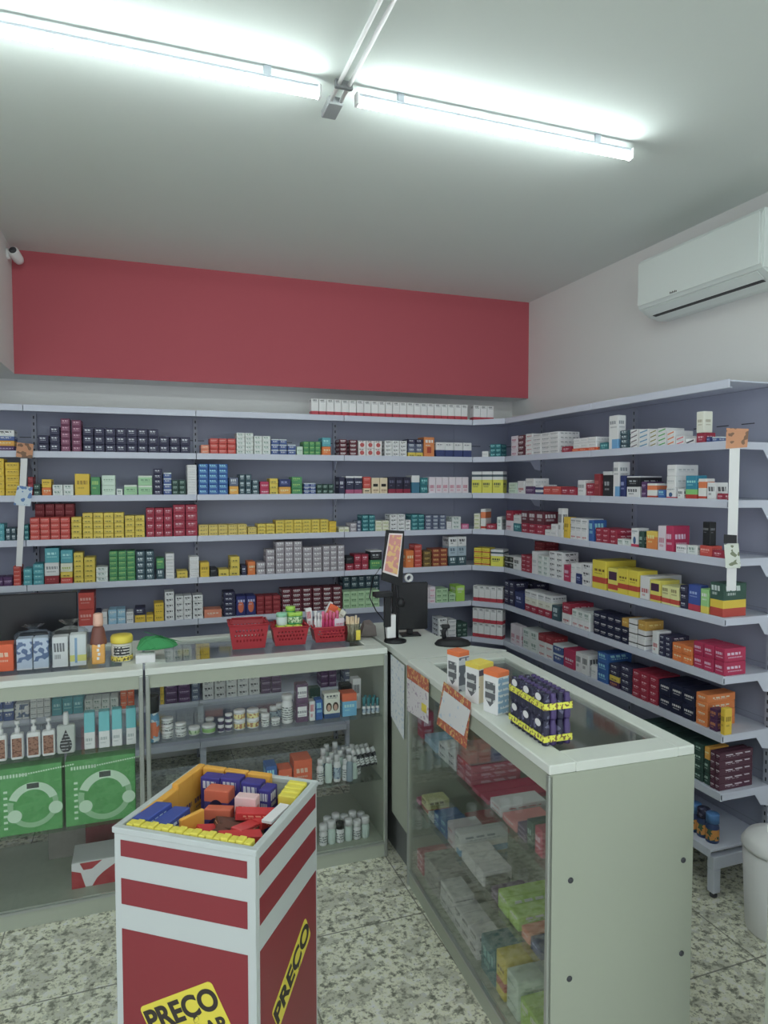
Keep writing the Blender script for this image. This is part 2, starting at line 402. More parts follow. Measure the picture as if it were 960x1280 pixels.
def bay(ox, oy, ang, L, label, endpost=False, right=False):
    t = thing('shelving_unit', label, 'shelving', (ox, oy, 0), ang, 'metal shelving bays')
    MB().box(0, L, .292, .302, .10, ZL[0]+LIP).build('back_panel', M_bpanel, t)
    for z in ZL: shelf_part(t, L, .292, z)
    # deep base shelf on a kick frame
    mb = MB(); mb.box(.002, L-.002, -.045, .292, BASE_Z-.01, BASE_Z, .001); mb.box(.002, L-.002, -.048, -.045, BASE_Z-.035, BASE_Z+.002, .001)
    mb.build('base_shelf', M_metal, t)
    for x in ([.018, L-.018] if endpost else [.018]):
        pm = MB().box(-.014, .014, .272, .292, .0, ZL[0]+.01).build('post', M_post, t); pm.location = (.016 if x < .1 else L-.016, 0, 0)
        lg = MB(); lg.box(x-.018, x+.018, -.03, .27, BASE_Z-.09, BASE_Z-.035, .002); lg.box(x-.018, x+.018, -.029, .01, .02, BASE_Z-.091, .002); lg.build('leg', M_metal, t)
        MB().lathe([(0, 0), (.016, 0), (.016, .01), (.006, .012), (.006, .025), (0, .025)], 12, Matrix.Translation((x, -.01, 0))).build('levelling_foot', M_dark, t)
    for z in ZL[1:]:
        bracket_part(t, L-.004 if endpost else .002, .28, z)
    return t
bay(XJ[0], DY, 0, .92, 'grey-blue metal shelving bay at the far left, cut by the photo edge')
bay(XJ[1], DY, 0, .92, 'grey-blue metal shelving bay on back wall, behind the left end of counters')
bay(XJ[2], DY, 0, .92, 'grey-blue metal shelving bay on back wall behind the red baskets')
bay(XJ[3], DY, 0, .92, 'grey-blue metal shelving bay on back wall next to the corner')
YJ = [4.014, 3.094]
bay(DX, YJ[0], -pi/2, .92, 'grey-blue metal shelving bay on right wall next to the corner')
bay(DX, YJ[1], -pi/2, .92, 'grey-blue metal shelving bay on right wall, nearest to the camera', endpost=True)
# corner filler shelves
t = thing('corner_shelving_unit', 'grey-blue metal corner shelving joining back wall and right wall bays', 'shelving', (XJ[4], DY, 0))
cx, cy = DX-XJ[4], YJ[0]-DY
for z in ZL+[BASE_Z-LIP+.004]:
    mb = MB(); mb.prism([(.002, .004), (cx-.002, cy+.006), (cx+.28, cy+.004), (cx+.28, .29), (.002, .29)], z+LIP-.010, z+LIP-.004)
    dv = Vector((cx, cy)).normalized(); q = Vector((-dv.y, dv.x))*.004
    mb.prism([(.003, 0), (cx, cy+.003), (cx+q.x, cy+.003+q.y), (.003+q.x, q.y)], z, z+LIP)
    mb.build('shelf', M_metal, t)
mb = MB(); mb.box(.002, cx+.292, .292, .302, .1, ZL[0]+LIP); mb.box(cx+.292, cx+.302, cy+.002, .302, .1, ZL[0]+LIP); mb.build('back_panel', M_bpanel, t)

# ------------------------------------------------------------------ cartons
_cm = {}
def carton_mesh(w, d, h, key):
    k = (round(w, 3), round(d, 3), round(h, 3), key)
    if k not in _cm:
        w, d, h = k[:3]; w = max(w, .008); h = max(h, .008)
        mb = MB(); mb.box(-w/2, w/2, 0, d, 0, h, min(.0022, w*.09, h*.09))
        me = mb.mesh('carton', smat(key))
        at = me.attributes.new('box_uvw', 'FLOAT_VECTOR', 'POINT')
        for i, v in enumerate(me.vertices): at.data[i].vector = (v.co.x/w+.5, v.co.y/d, v.co.z/h)
        _cm[k] = me
    return _cm[k]
ORD = ['bottom', 'second', 'third', 'fourth', 'fifth', 'sixth', 'seventh', 'eighth']
USED = {}
NBOX = 0
def num(i, n):
    names = ['first', 'second', 'third', 'fourth', 'fifth', 'sixth', 'seventh', 'eighth', 'ninth', 'tenth', 'eleventh', 'twelfth']
    return names[i] if i < 12 else str(i+1)+'th'
SHELF_RUNS = []
def row_word(r, rows): return '' if rows == 1 else 'top row' if r == rows-1 else 'bottom row' if r == 0 else ORD[r]+' row'
def col_word(c, cols): return '' if cols == 1 else 'leftmost' if c == 0 else 'rightmost' if c == cols-1 else num(c, cols)+' from left'
def mk_label(desc, noun, where, near, pos):
    nw = near.split(' ')
    for cut in (len(nw), 3, 0):
        for ww in (where, where.replace(' shelf', '')):
            q = ', '.join(x for x in [desc+' '+noun, ww, ' '.join(nw[:cut]), pos] if x)
            if len(q.split()) <= 16 and q not in USED: break
        else: continue
        break
    USED[q] = 1
    return q
def put_run(fr, zdeck, where, px0, px1, cols, rows, ytop, keys, depth=.11, back=.012, yb=None, jit=1.0, name='hygiene_carton', near='', noun='carton', cat='box', tall=None, shelf=False):
    """one stack of like cartons between two image columns, standing on zdeck"""
    keys = keys.split('|')
    a0, _ = fr.hit(px0, ytop, back); a1, _ = fr.hit(px1, ytop, back)
    _, zt = fr.hit((px0+px1)/2, ytop, back)
    zb = zdeck
    if yb is not None: _, zb = fr.hit((px0+px1)/2, yb, back); zb = max(zb, zdeck)
    w = (a1-a0)/cols; H = tall if tall else max(.012, zt-zb); h = H/rows
    desc0 = STY[keys[-1]][0]
    grp = (f'{desc0} {noun}s, {where}'+(f' {near}' if near else '')) if cols*rows > 1 else None
    run = []
    for c in range(cols):
        dx = random.uniform(-.003, .003)*jit; dr = random.uniform(-1.2, 1.2)*jit
        for r in range(rows):
            key = keys[min(r, len(keys)-1)]
            p = fr.pt(a0+w*(c+.5), back+.004+dx+random.uniform(-.0015, .0015)*jit, zb+h*r+.0005)
            rot = fr.a+radians(dr+random.uniform(-.4, .4)*jit)
            pos = ', '.join(x for x in (row_word(r, rows), col_word(c, cols)) if x)
            run.append(dict(me=(w*.94, depth, h*.985, key), p=p, rot=rot, desc=STY[key][0], noun=noun, where=where, near=near, pos=pos, cat=cat, grp=grp, name=name))
    if shelf:
        P = fr.pt((a0+a1)/2)
        vis = 0 if back > .1 else (w*h)/(P.x**2+P.y**2)*(.2 if (fr is FB and zdeck < .9) else 1)
        SHELF_RUNS.append((vis, run)); return []
    return [(spawn(q), 0) for q in run]
def spawn(q):
    global NBOX
    NBOX += 1
    o = link(q['name'], carton_mesh(*q['me'])); o.location = q['p']; o.rotation_euler = (0, 0, q['rot'])
    o['label'] = mk_label(q['desc'], q['noun'], q['where'], q['near'], q['pos']); o['category'] = q['cat']
    if q['grp']: o['group'] = q['grp']
    return o
def finish_shelves(limit=300):
    """the cartons showing largest stay single objects; the many small remaining ones are one countless stock"""
    SHELF_RUNS.sort(key=lambda t: -t[0]); n = 0; rest = []
    for vis, run in SHELF_RUNS:
        if vis > 0 and n+len(run) <= limit:
            for q in run: spawn(q)
            n += len(run)
        else: rest += run
    V = []; Fc = []; MI = []; UV = []; mats = []; mi = {}
    for q in rest:
        me = carton_mesh(*q['me']); M = Matrix.Translation(q['p']) @ Matrix.Rotation(q['rot'], 4, 'Z'); b0 = len(V)
        key = q['me'][3]
        if key not in mi: mi[key] = len(mats); mats.append(smat(key))
        at = me.attributes['box_uvw'].data
        for i, v in enumerate(me.vertices): V.append(M @ v.co); UV.append(tuple(at[i].vector))
        for f in me.polygons: Fc.append([b0+i for i in f.vertices]); MI.append(mi[key])
    me = bpy.data.meshes.new('stock'); me.from_pydata(V, [], Fc)
    for m in mats: me.materials.append(m)
    me.polygons.foreach_set('material_index', MI)
    at = me.attributes.new('box_uvw', 'FLOAT_VECTOR', 'POINT')
    for i, u in enumerate(UV): at.data[i].vector = u
    me.update(); o = link('medicine_carton_stock', me)
    tag(o, 'remaining small medicine cartons of all colours stacked on the wall shelves', 'boxes'); o['kind'] = 'stuff'
    print('single shelf cartons', n, 'stock', len(rest))
FB = Frame(XJ[2], DY, 0.0); FR = Frame(DX, 3.0, -pi/2)
FC = Frame(XJ[4], DY, math.atan2(YJ[0]-DY, DX-XJ[4]))
SH = ['top', 'second', 'third', 'fourth', 'fifth', 'sixth', 'seventh', 'eighth', 'lowest']
def table(fr, wallname, k, rows):
    """rows of (px0, px1, cols, rows, ytop, styles, extra) on shelf k; neighbours are named in the labels"""
    zd = DECK[k] if k < 8 else BASE_Z
    rows = [r if len(r) > 6 else r+({},) for r in rows]
    where = f'{wallname} {SH[k]} shelf'
    for i, r in enumerate(rows):
        px0, px1, c, n, yt, key, ex = r
        me = [STY[q][0] for q in key.split('|')][-1]
        same = [j for j, q in enumerate(rows) if [STY[x][0] for x in q[5].split('|')][-1] == me and j != i]
        near = ''
        if same or True:
            nb = rows[i-1] if i > 0 else (rows[1] if len(rows) > 1 else None)
            if nb:
                nd = STY[nb[5].split('|')[-1]][0].split(' ')
                near = ('right of ' if i > 0 else 'left of ')+' '.join(nd[:2])
        put_run(fr, zd, where, px0, px1, c, n, yt, key, near=near, name='medicine_carton', shelf=True, **ex)

# ---- back wall -------------------------------------------------------------
B = lambda k, rows: table(FB, 'back wall', k, rows)
B(0, [(389, 585, 22, 1, 502, 'wsw', dict(depth=.06)), (592, 618, 3, 1, 507, 'wsw', dict(depth=.06, back=.03))])
B(1, [(-28, 18, 2, 4, 537, 'pur|ora|blw|wbk'), (46.7, 61, 1, 2, 544, 'nav'), (61.6, 74.6, 1, 3, 533, 'nav'), (75.2, 87.4, 1, 5, 523, 'mar'), (89, 101.5, 1, 5, 525, 'mar'),
      (103, 198, 7, 3, 535, 'nav'), (198.6, 238, 3, 2, 546, 'nav'),
      (251, 261.6, 1, 2, 556, 'sal'), (262, 295, 3, 3, 548, 'red'), (295.5, 317, 2, 5, 541, 'wgr'), (317.5, 338.5, 2, 4, 545, 'wgr'),
      (339, 359, 2, 3, 549, 'blw'), (359.5, 370, 1, 2, 556, 'blw'), (371, 379, 1, 1, 558, 'wlg'), (379.5, 401, 3, 3, 552, 'grn'), (402.5, 414, 1, 2, 547, 'obx|tea'),
      (424.5, 434, 1, 4, 549, 'brn'), (437, 447, 1, 4, 550, 'brn'), (448, 478, 3, 2, 551, 'wrc'), (481, 509, 3, 4, 551, 'wbk'), (510, 529.5, 2, 4, 549, 'ylb|slw|slw|nav'),
      (530, 544, 1, 1, 546, 'orf'), (545, 590, 4, 1, 553, 'wna')])
B(2, [(-20, 5, 1, 5, 573, 'yel'), (5.4, 24, 1, 5, 578, 'yel'), (34, 41, 1, 3, 596, 'drd'), (41.5, 50.5, 1, 2, 605, 'dgr'), (51.5, 64, 1, 2, 599, 'obx|yel'), (65, 92, 2, 2, 606, 'wgr'),
      (92.7, 112, 1, 1, 592, 'yel'), (113, 125, 1, 1, 596, 'grn'), (126.5, 144.5, 1, 2, 594, 'wlg'), (145.5, 153.5, 1, 1, 611, 'wgr'), (154.5, 171.6, 1, 1, 606, 'lgr'), (172, 190.5, 1, 2, 594.5, 'lgr'),
      (191.5, 203, 1, 5, 586, 'nav'), (204, 214.5, 1, 4, 591, 'blw'), (215, 232.5, 2, 3, 600, 'dgr'), (233.5, 246, 1, 6, 581, 'wht'),
      (248, 285, 3, 6, 580, 'blu'), (286.5, 298.5, 1, 2, 597, 'ora|slw'), (299, 314.5, 2, 3, 593, 'dtw'), (315, 324, 1, 3, 600, 'dtw'), (325, 336.5, 1, 2, 602, 'mag'),
      (337, 348, 1, 3, 598, 'ylb'), (348.5, 364, 1, 2, 599, 'ora|ind'), (364.6, 378, 1, 3, 596, 'grn'), (380, 395, 2, 3, 604, 'blw'), (396, 418, 3, 2, 605, 'dgr'),
      (424, 431.5, 1, 1, 596, 'nav'), (432, 453.5, 2, 1, 595, 'npk'), (454, 464, 1, 3, 596, 'bei|red'), (464.5, 485, 2, 1, 597, 'bei'), (485.5, 514, 3, 1, 596, 'ncr'),
      (514.5, 525, 1, 1, 594, 'wbg'), (525.5, 535.5, 1, 2, 597, 'dte'), (536.5, 586, 6, 1, 596, 'pnw')])
B(3, [(-12, 5.5, 1, 3, 655, 'tea'), (6.5, 20, 2, 2, 660, 'dtw'), (29.5, 35.5, 1, 3, 656, 'dte'), (36.6, 87.4, 4, 4, 647, 'red'),
      (43, 93, 4, 6, 630, 'drd', dict(back=.15, depth=.1)), (88.4, 102, 1, 4, 646.5, 'ylb'), (102.6, 155, 4, 5, 641, 'ylb'), (155.6, 181, 2, 4, 644.5, 'ylb'),
      (182, 215.5, 3, 4, 635, 'crw'), (216, 247, 2, 4, 631, 'crw'),
      (248, 309, 5, 3, 656, 'ybl'), (309.6, 321, 1, 2, 659, 'ybl'), (321.6, 344, 2, 3, 655, 'ylb'), (344.6, 411, 6, 4, 650, 'ylb'), (411.6, 421, 1, 3, 652, 'yel'),
      (424, 437, 2, 1, 659, 'wye'), (437.6, 446, 1, 2, 654, 'gyw'), (446.5, 452, 1, 3, 651, 'slw'), (452.5, 469, 2, 4, 644, 'dte'), (469.5, 487, 2, 3, 651, 'wye'),
      (487.5, 507, 2, 4, 643, 'wbk'), (507.4, 514, 1, 3, 650, 'wbk'), (514.5, 531, 2, 4, 643, 'dte'), (531.6, 558, 3, 4, 644, 'slw'), (558.5, 565, 1, 2, 652, 'wht'),
      (565.5, 577, 1, 3, 646, 'wgr'), (577.6, 587, 1, 1, 655, 'pnk')])
B(4, [(-20, 15.5, 3, 1, 722, 'pur'), (16, 26, 1, 5, 708, 'red'), (28.6, 40, 1, 3, 711, 'tea'), (40.6, 54.6, 1, 4, 705, 'tea'),
      (55, 74, 1, 1, 720, 'drd'), (55, 74, 1, 1, 703.5, 'wgy', dict(yb=720)), (55, 74, 1, 1, 685, 'tea', dict(yb=703.5)),
      (75, 91, 1, 2, 715, 'red|ylb'), (75, 91, 1, 1, 704, 'wye', dict(yb=715)), (75, 91, 1, 1, 687.5, 'tea', dict(yb=704)),
      (91.6, 104, 1, 6, 691, 'ylb'), (104.5, 119, 1, 5, 697, 'ylb'), (119.6, 135, 1, 3, 709, 'wgr'), (136, 169, 3, 6, 689, 'grn'), (169.6, 193, 2, 5, 689, 'dtw'),
      (195, 205.5, 1, 2, 698, 'dtw|grn'), (206.5, 218, 1, 4, 692, 'wht'), (221, 235, 1, 2, 714, 'ylb'), (236.5, 249, 1, 5, 696, 'wht'), (250, 262, 1, 1, 703, 'yel'),
      (262.6, 272, 1, 1, 710, 'blk'), (273, 300, 2, 1, 711.5, 'ylb'), (288, 300, 1, 2, 696, 'ylb', dict(yb=711.5)), (302, 308.5, 1, 1, 707, 'nav'), (309.5, 319.5, 1, 1, 702, 'obx'),
      (320.5, 332, 1, 2, 703, 'gyw'), (332.5, 344, 1, 4, 687, 'gyw'), (344.5, 378, 3, 6, 677, 'gyw'), (378.5, 403, 2, 5, 684, 'gyw'), (403.5, 431, 3, 5, 682, 'gyw'),
      (432.5, 442.5, 1, 2, 696, 'crw|blk'), (443, 461, 2, 2, 693, 'crw'), (462.5, 478, 1, 2, 688, 'grn|bkw'),
      (507.5, 518, 1, 1, 688, 'obx'), (518.5, 528, 1, 5, 681, 'red'), (529.5, 540, 1, 3, 689, 'olv'), (540.5, 560, 2, 4, 686, 'brd'), (561, 584, 2, 3, 671, 'dtw|psl|wbk')])
B(5, [(97, 118, 1, 2, 741, 'red', dict(depth=.14)), (119, 126, 1, 1, 764, 'nav'), (126.6, 134, 1, 1, 765, 'wht'), (135, 157, 2, 2, 762, 'skb'), (157.5, 167, 1, 2, 765, 'wgy'),
      (168, 182, 1, 2, 760, 'yel|nav'), (182.5, 192, 1, 1, 769, 'yel'), (192.5, 205, 1, 3, 754, 'yel'), (205.5, 218, 1, 5, 740, 'wbk'), (219, 240, 2, 4, 745, 'wbk'), (240.6, 254, 1, 4, 744, 'wbk'),
      (254.6, 278, 1, 1, 762, 'sal'), (279, 294.6, 1, 5, 740, 'nav'), (295, 320, 2, 1, 745, 'inr'), (320.6, 351, 3, 4, 745, 'drd'), (352, 428, 6, 5, 735, 'brn'),
      (429, 475, 5, 5, 720, 'dtw', dict(back=.13)), (429, 475, 5, 3, 739, 'gwh'),
      (500, 511, 1, 1, 739, 'wht'), (511.5, 520.5, 1, 3, 740, 'bro'), (521, 528, 1, 3, 734, 'nav'), (528.5, 545, 2, 3, 734, 'pnw'), (545.6, 561, 2, 3, 736, 'gwh'), (561.6, 570, 1, 2, 742, 'gwh'), (570.6, 582, 1, 1, 732, 'lim')])
B(6, [(205, 240, 3, 2, 812, 'wgr'), (245, 262, 2, 2, 805, 'yel'), (548, 560, 1, 4, 773, 'wbk'), (560.6, 571, 1, 4, 775, 'wgy'), (571.5, 585, 2, 3, 779, 'dgr')])
B(7, [(-25, 17, 3, 2, 873, 'blw'), (18, 36, 2, 2, 880, 'mlk'), (37, 63, 3, 3, 874, 'wgy'), (64, 104, 3, 1, 873, 'tea'), (105, 148, 4, 2, 874, 'wgr'), (150, 168, 2, 2, 862, 'ros'),
      (200, 205, 1, 3, 857, 'yel'), (206, 238, 2, 3, 853, 'pur'), (239, 250, 1, 3, 853, 'slw'), (253, 325, 5, 3, 847, 'wbk'), (326, 352, 2, 3, 841, 'pur'), (401, 421, 2, 3, 832, 'pur'), (430, 452, 2, 2, 838, 'slw')])
# ---- corner ----------------------------------------------------------------
CQ = lambda k, rows: table(FC, 'corner', k, rows)
CQ(1, [(602, 610.5, 1, 1, 564, 'wht'), (612, 626, 2, 3, 555, 'dte')])
CQ(2, [(589, 629, 3, 1, 589, 'yww', dict(depth=.08))])
CQ(3, [(592, 600, 1, 4, 642, 'wye'), (600.5, 607, 1, 1, 636, 'wor'), (607.5, 620, 1, 1, 655, 'crw'), (620.6, 627, 1, 1, 646, 'wgr')])
CQ(4, [(592, 612, 2, 3, 685, 'yrd'), (612.6, 629, 1, 1, 687, 'yww')])
CQ(5, [(591, 628, 5, 1, 733, 'wsw', dict(depth=.06))])
CQ(6, [(590, 628, 5, 2, 761, 'wsw', dict(depth=.06))])
# ---- right wall ------------------------------------------------------------
R = lambda k, rows: table(FR, 'right wall', k, rows)
R(1, [(638.6, 646.6, 1, 3, 545, 'pnw'), (647, 655.6, 1, 4, 544, 'brn'), (656, 664.6, 1, 5, 542, 'wrd'), (665, 698, 3, 5, 541, 'wgy', dict(depth=.15)),
      (701, 713, 1, 1, 558, 'crw'), (713.6, 745, 3, 1, 560, 'ros'), (715, 745, 3, 2, 547, 'wht', dict(yb=560)), (748, 759, 1, 1, 553, 'dte'),
      (761, 773, 1, 1, 519, 'wtb', dict(depth=.05)), (774, 785.5, 1, 4, 538, 'dtw', dict(depth=.05)),
      (787, 797, 1, 4, 536.5, 'sgr'), (797.5, 810, 1, 4, 536.5, 'sbl'), (810.6, 820, 1, 4, 537, 'sol'), (820.6, 832, 1, 4, 535, 'sgn'), (832.5, 843, 1, 3, 538.5, 'sor'), (843.6, 855, 1, 2, 545, 'spk'), (855.6, 868, 1, 1, 548.5, 'sdk'),
      (868.6, 880, 1, 1, 541, 'crw', dict(depth=.06)), (870, 880, 1, 1, 514, 'crm', dict(yb=541, depth=.05)), (882, 888, 1, 1, 546, 'ind', dict(depth=.05)), (889, 897, 1, 1, 546, 'blw', dict(depth=.05))])
R(2, [(635, 645, 1, 2, 603, 'wlg'), (646, 655, 1, 1, 601, 'wrd'), (655.6, 667, 1, 2, 598, 'pur|wht'), (668, 677, 1, 2, 606, 'wna'), (677.6, 700, 2, 1, 608, 'red'), (700.6, 720, 2, 1, 609, 'crw'),
      (721, 730.6, 1, 1, 600, 'wgy'), (731, 741.6, 1, 2, 604, 'crw'), (742, 750, 1, 1, 592, 'drd'), (752, 764, 1, 1, 589, 'bkw'), (765.6, 773.4, 1, 1, 577, 'wtb', dict(depth=.07)),
      (774, 781, 1, 1, 594, 'ind'), (782, 799, 1, 2, 595, 'mlg|bkw', dict(depth=.14)), (801, 807, 1, 2, 602, 'pur'), (807.6, 820, 1, 1, 604, 'wor'), (820.6, 830, 1, 1, 612, 'blu'),
      (833, 845, 1, 3, 581, 'wrb|wht|wht', dict(depth=.13)), (846, 854, 1, 1, 611, 'wbk', dict(depth=.03)), (856, 870.6, 1, 1, 594, 'grt', dict(depth=.06)), (871, 881.6, 1, 1, 598, 'wor', dict(depth=.05)), (882.4, 894, 1, 1, 603, 'wbk', dict(depth=.07)), (896, 905, 1, 1, 617, 'crw', dict(depth=.05))])
R(3, [(632, 640, 1, 2, 638, 'pnw|crw'), (640.6, 650, 1, 2, 644, 'dte|wht'), (651, 679, 3, 2, 655, 'crw'), (651, 679, 3, 1, 639, 'brn', dict(yb=655)), (680, 688, 1, 1, 662, 'wht'), (688.6, 696, 1, 2, 655, 'wht'),
      (697, 703, 1, 1, 635, 'mlg', dict(depth=.04)), (704, 711, 1, 1, 646, 'yel', dict(depth=.05)), (711.6, 734, 3, 3, 648, 'wrd|wgy|wgy'), (735, 741, 1, 1, 650, 'blu', dict(depth=.09)),
      (744, 770, 3, 3, 661, 'crw', dict(depth=.14)), (771, 787, 2, 1, 674, 'wgr', dict(depth=.05)), (788, 797, 1, 1, 660, 'wrb', dict(depth=.07)), (798, 804, 1, 1, 664, 'dgr', dict(depth=.08)), (806, 820, 1, 1, 664, 'oye', dict(depth=.05)),
      (821, 831.6, 1, 1, 657, 'pnw', dict(depth=.05)), (832, 841.6, 1, 1, 657, 'crl', dict(depth=.10)), (843, 857, 1, 1, 681, 'wgy', dict(depth=.04)), (858, 871, 1, 1, 682, 'wgr', dict(depth=.04)),
      (873, 889, 1, 1, 682, 'red', dict(depth=.06)), (877, 887, 1, 1, 652, 'blk', dict(yb=682, depth=.035)), (889.6, 904, 1, 1, 688, 'crw', dict(depth=.05))])
R(4, [(630, 640.6, 2, 2, 695, 'bkw'), (641, 650, 1, 1, 696, 'wbk'), (650.6, 663.4, 2, 4, 694, 'crw'), (664, 671, 1, 1, 689, 'wht'), (667, 680, 1, 6, 677, 'drd', dict(back=.16)), (671.6, 685, 2, 4, 695, 'wgr'),
      (685.6, 703, 2, 5, 690, 'wbk'), (704, 712, 1, 1, 706, 'crl'), (712.6, 718.4, 1, 2, 704, 'wht'), (719, 726.4, 1, 2, 704, 'ind|wht'), (727, 739, 1, 3, 704, 'wbk'),
      (740, 757.6, 1, 1, 700, 'yrd', dict(depth=.2)), (758, 771, 1, 1, 710, 'yrp', dict(depth=.12)), (771.6, 798, 2, 1, 712, 'yrd', dict(depth=.12)), (798.6, 811, 1, 1, 720, 'wrd', dict(depth=.2)), (811.6, 825, 1, 1, 725, 'yrp', dict(depth=.12)),
      (825.6, 848, 2, 1, 733, 'lyr', dict(depth=.12)), (849, 858.4, 1, 3, 732, 'nav', dict(depth=.12)), (859, 874.6, 1, 1, 731, 'bro', dict(depth=.05)), (875.2, 885.4, 1, 1, 736, 'lgo', dict(depth=.06)), (886, 904, 1, 1, 728, 'gyr', dict(depth=.13))])
R(5, [(630, 642, 2, 3, 726, 'nav'), (642.6, 654, 1, 1, 740, 'ind'), (645, 668, 2, 4, 727, 'nav', dict(back=.15)), (655, 688, 4, 3, 741, 'crw|crm|wgy'), (689, 698.6, 1, 1, 757, 'dtw'),
      (702, 713, 1, 2, 754, 'wrd|crw', dict(depth=.16)), (713.6, 737, 3, 2, 764, 'wrd|wgr', dict(depth=.15)), (741, 776, 4, 3, 768, 'nvl'), (776.6, 785, 1, 3, 773, 'nvl|nvl|gld'), (785.6, 796, 1, 3, 774, 'wgd'), (796.6, 807, 1, 3, 776, 'wgd|wgd|gld'),
      (814, 822, 1, 1, 789, 'wrd', dict(depth=.08)), (822.6, 838, 2, 4, 795, 'nav'), (839, 865, 2, 2, 806, 'obx', dict(depth=.14)), (865.6, 905, 3, 2, 806, 'crl', dict(depth=.12))])
R(6, [(637, 650, 2, 1, 781, 'pnw', dict(depth=.05)), (652, 671.6, 2, 2, 788, 'wgr'), (672, 690, 2, 3, 794, 'wrd|wrd|drd'), (690.6, 703, 1, 2, 806, 'blw'), (703.6, 718, 1, 1, 812, 'mag'), (718.6, 735, 2, 1, 817, 'mlg'), (738, 745.6, 1, 1, 832, 'wht', dict(depth=.06)),
      (746, 759, 1, 3, 816, 'blu', dict(depth=.16)), (760, 773, 1, 4, 831, 'ryl|ylb|nav|nav'), (773.6, 789, 1, 4, 833, 'nav'), (789.6, 821, 3, 4, 842, 'crw', dict(depth=.14)), (822, 868, 3, 2, 857, 'nvl', dict(depth=.17)),
      (868.6, 884, 1, 4, 867, 'orw', dict(depth=.16)), (886, 896, 1, 2, 886, 'ryl', dict(depth=.05)), (900, 906, 1, 1, 885, 'yel', dict(depth=.04))])
R(7, [(800, 866, 5, 4, 915, 'dgr', dict(depth=.14)), (866.6, 878, 1, 4, 930, 'dgr'), (879, 886, 1, 3, 934, 'dgr|dgr|ora'), (887.4, 899, 2, 5, 940, 'mrn', dict(depth=.19))])

finish_shelves()
# ------------------------------------------------------------------ counters
TOPZ = 1.003
def counter(name, label, ox, oy, ang, L, D, z1, z2, solid_end=None, back=False, left_end=True):
    t = thing(name, label, 'counter', (ox, oy, 0), ang)
    h = TOPZ
    # white frame top with a glass inset
    mb = MB(); fw = .085
    mb.box(0, L, 0, fw, h-.028, h, .003); mb.box(0, L, D-.06, D, h-.028, h, .003)
    mb.box(0, fw, fw, D-.06, h-.028, h, .002); mb.box(L-fw, L, fw, D-.06, h-.028, h, .002)
    mb.build('top_frame', M_top, t)
    MB().box(fw-.004, L-fw+.004, fw-.004, D-.056, h-.012, h-.006).build('top_glass', M_glass_top, t)
    MB().box(.018, L-.018, .006, .02, h-.083-.0, h-.028).build('fascia', M_white, t)
    MB().box(0, .018, .004, D, .0, h-.028).build('side_panel', M_white, t)
    e = MB(); e.box(L-.018, L, .004, D, .0, h-.028); o = e.build('side_panel', M_white, t)
    if solid_end:
        for a, z in solid_end:
            MB().lathe([(0, 0), (.0085, 0), (.0085, .002), (.006, .004), (0, .004)], 12, Matrix.Translation((L, a, z)) @ Matrix.Rotation(pi/2, 4, 'Y')).build('screw_cap', M_dark, t)
    MB().box(.018, L-.018, .012, D-.02, .062, .078).build('bottom_deck', M_white, t)
    MB().box(.018, L-.018, .004, .018, 0, .062).build('plinth', M_white, t)
    for z in (z1, z2):
        MB().box(.02, L-.02, .022, D-.07, z-.006, z, .001).build('glass_shelf', M_glass_edge, t)
    for z in (z1, z2):
        mb = MB()
        for x in (L*.24, L*.9): mb.box(x-.012, x+.012, D-.09, D-.05, z-.09, z-.008, .002)
        mb.build('shelf_support', M_metal, t)
    MB().box(.016, L-.016, .006, .0095, .078, h-.083).build('front_glass', M_glass, t)
    mb = MB(); mb.box(.0, .016, -.002, .012, .0, h-.03, .002); mb.box(L-.016, L, -.002, .012, .0, h-.03, .002); mb.box(.016, L-.016, .0, .012, .062, .072)
    mb.build('edge_profile', M_alu, t)
    if back: MB().box(.018, L-.018, D-.012, D, .0, h-.028).build('back_panel', M_white, t)
    return t
YC = 2.956; ZS1, ZS2, ZD = .678, .372, .078
counter('glass_counter', 'long white glass-fronted counter at left with lotion bottles and green boxes', -.99, YC, 0, .985, .56, .672, .365)
counter('glass_counter', 'white glass-fronted counter behind the promotional bin with three red baskets', .004, YC, 0, 1.075, .56, ZS1, ZS2)
RC_A = math.atan2(-1.16, -.042)
counter('glass_counter', 'large white glass-topped counter in front at right with blank end panel', 1.085, 2.72, RC_A, 1.16, .49, ZS1, ZS2,
        solid_end=((.07, .669), (.07, .385), (.455, .66), (.455, .375)), back=True)
# corner piece between the two
t = thing('corner_counter', 'plain white corner counter joining the two glass counters', 'counter', (1.085, 2.72, 0))
MB().prism([(.002, .004), (.50, .012), (.385, .14), (.315, .38), (.315, .79), (.0, .79), (.016, .236)], TOPZ-.028, TOPZ).build('top', M_top, t)
MB().prism([(.004, .004), (.016, .004), (.028, .232), (.014, .232)], .218, TOPZ-.028).build('front_panel', M_white, t)
MB().prism([(.05, .02), (.49, .02), (.37, .13), (.30, .37), (.30, .78), (.05, .78)], 0, TOPZ-.03).build('dark_base', plain('shadowed_board', C(96, 100, 98), .7), t)  # board grey darkened to carry the shade below the front panel

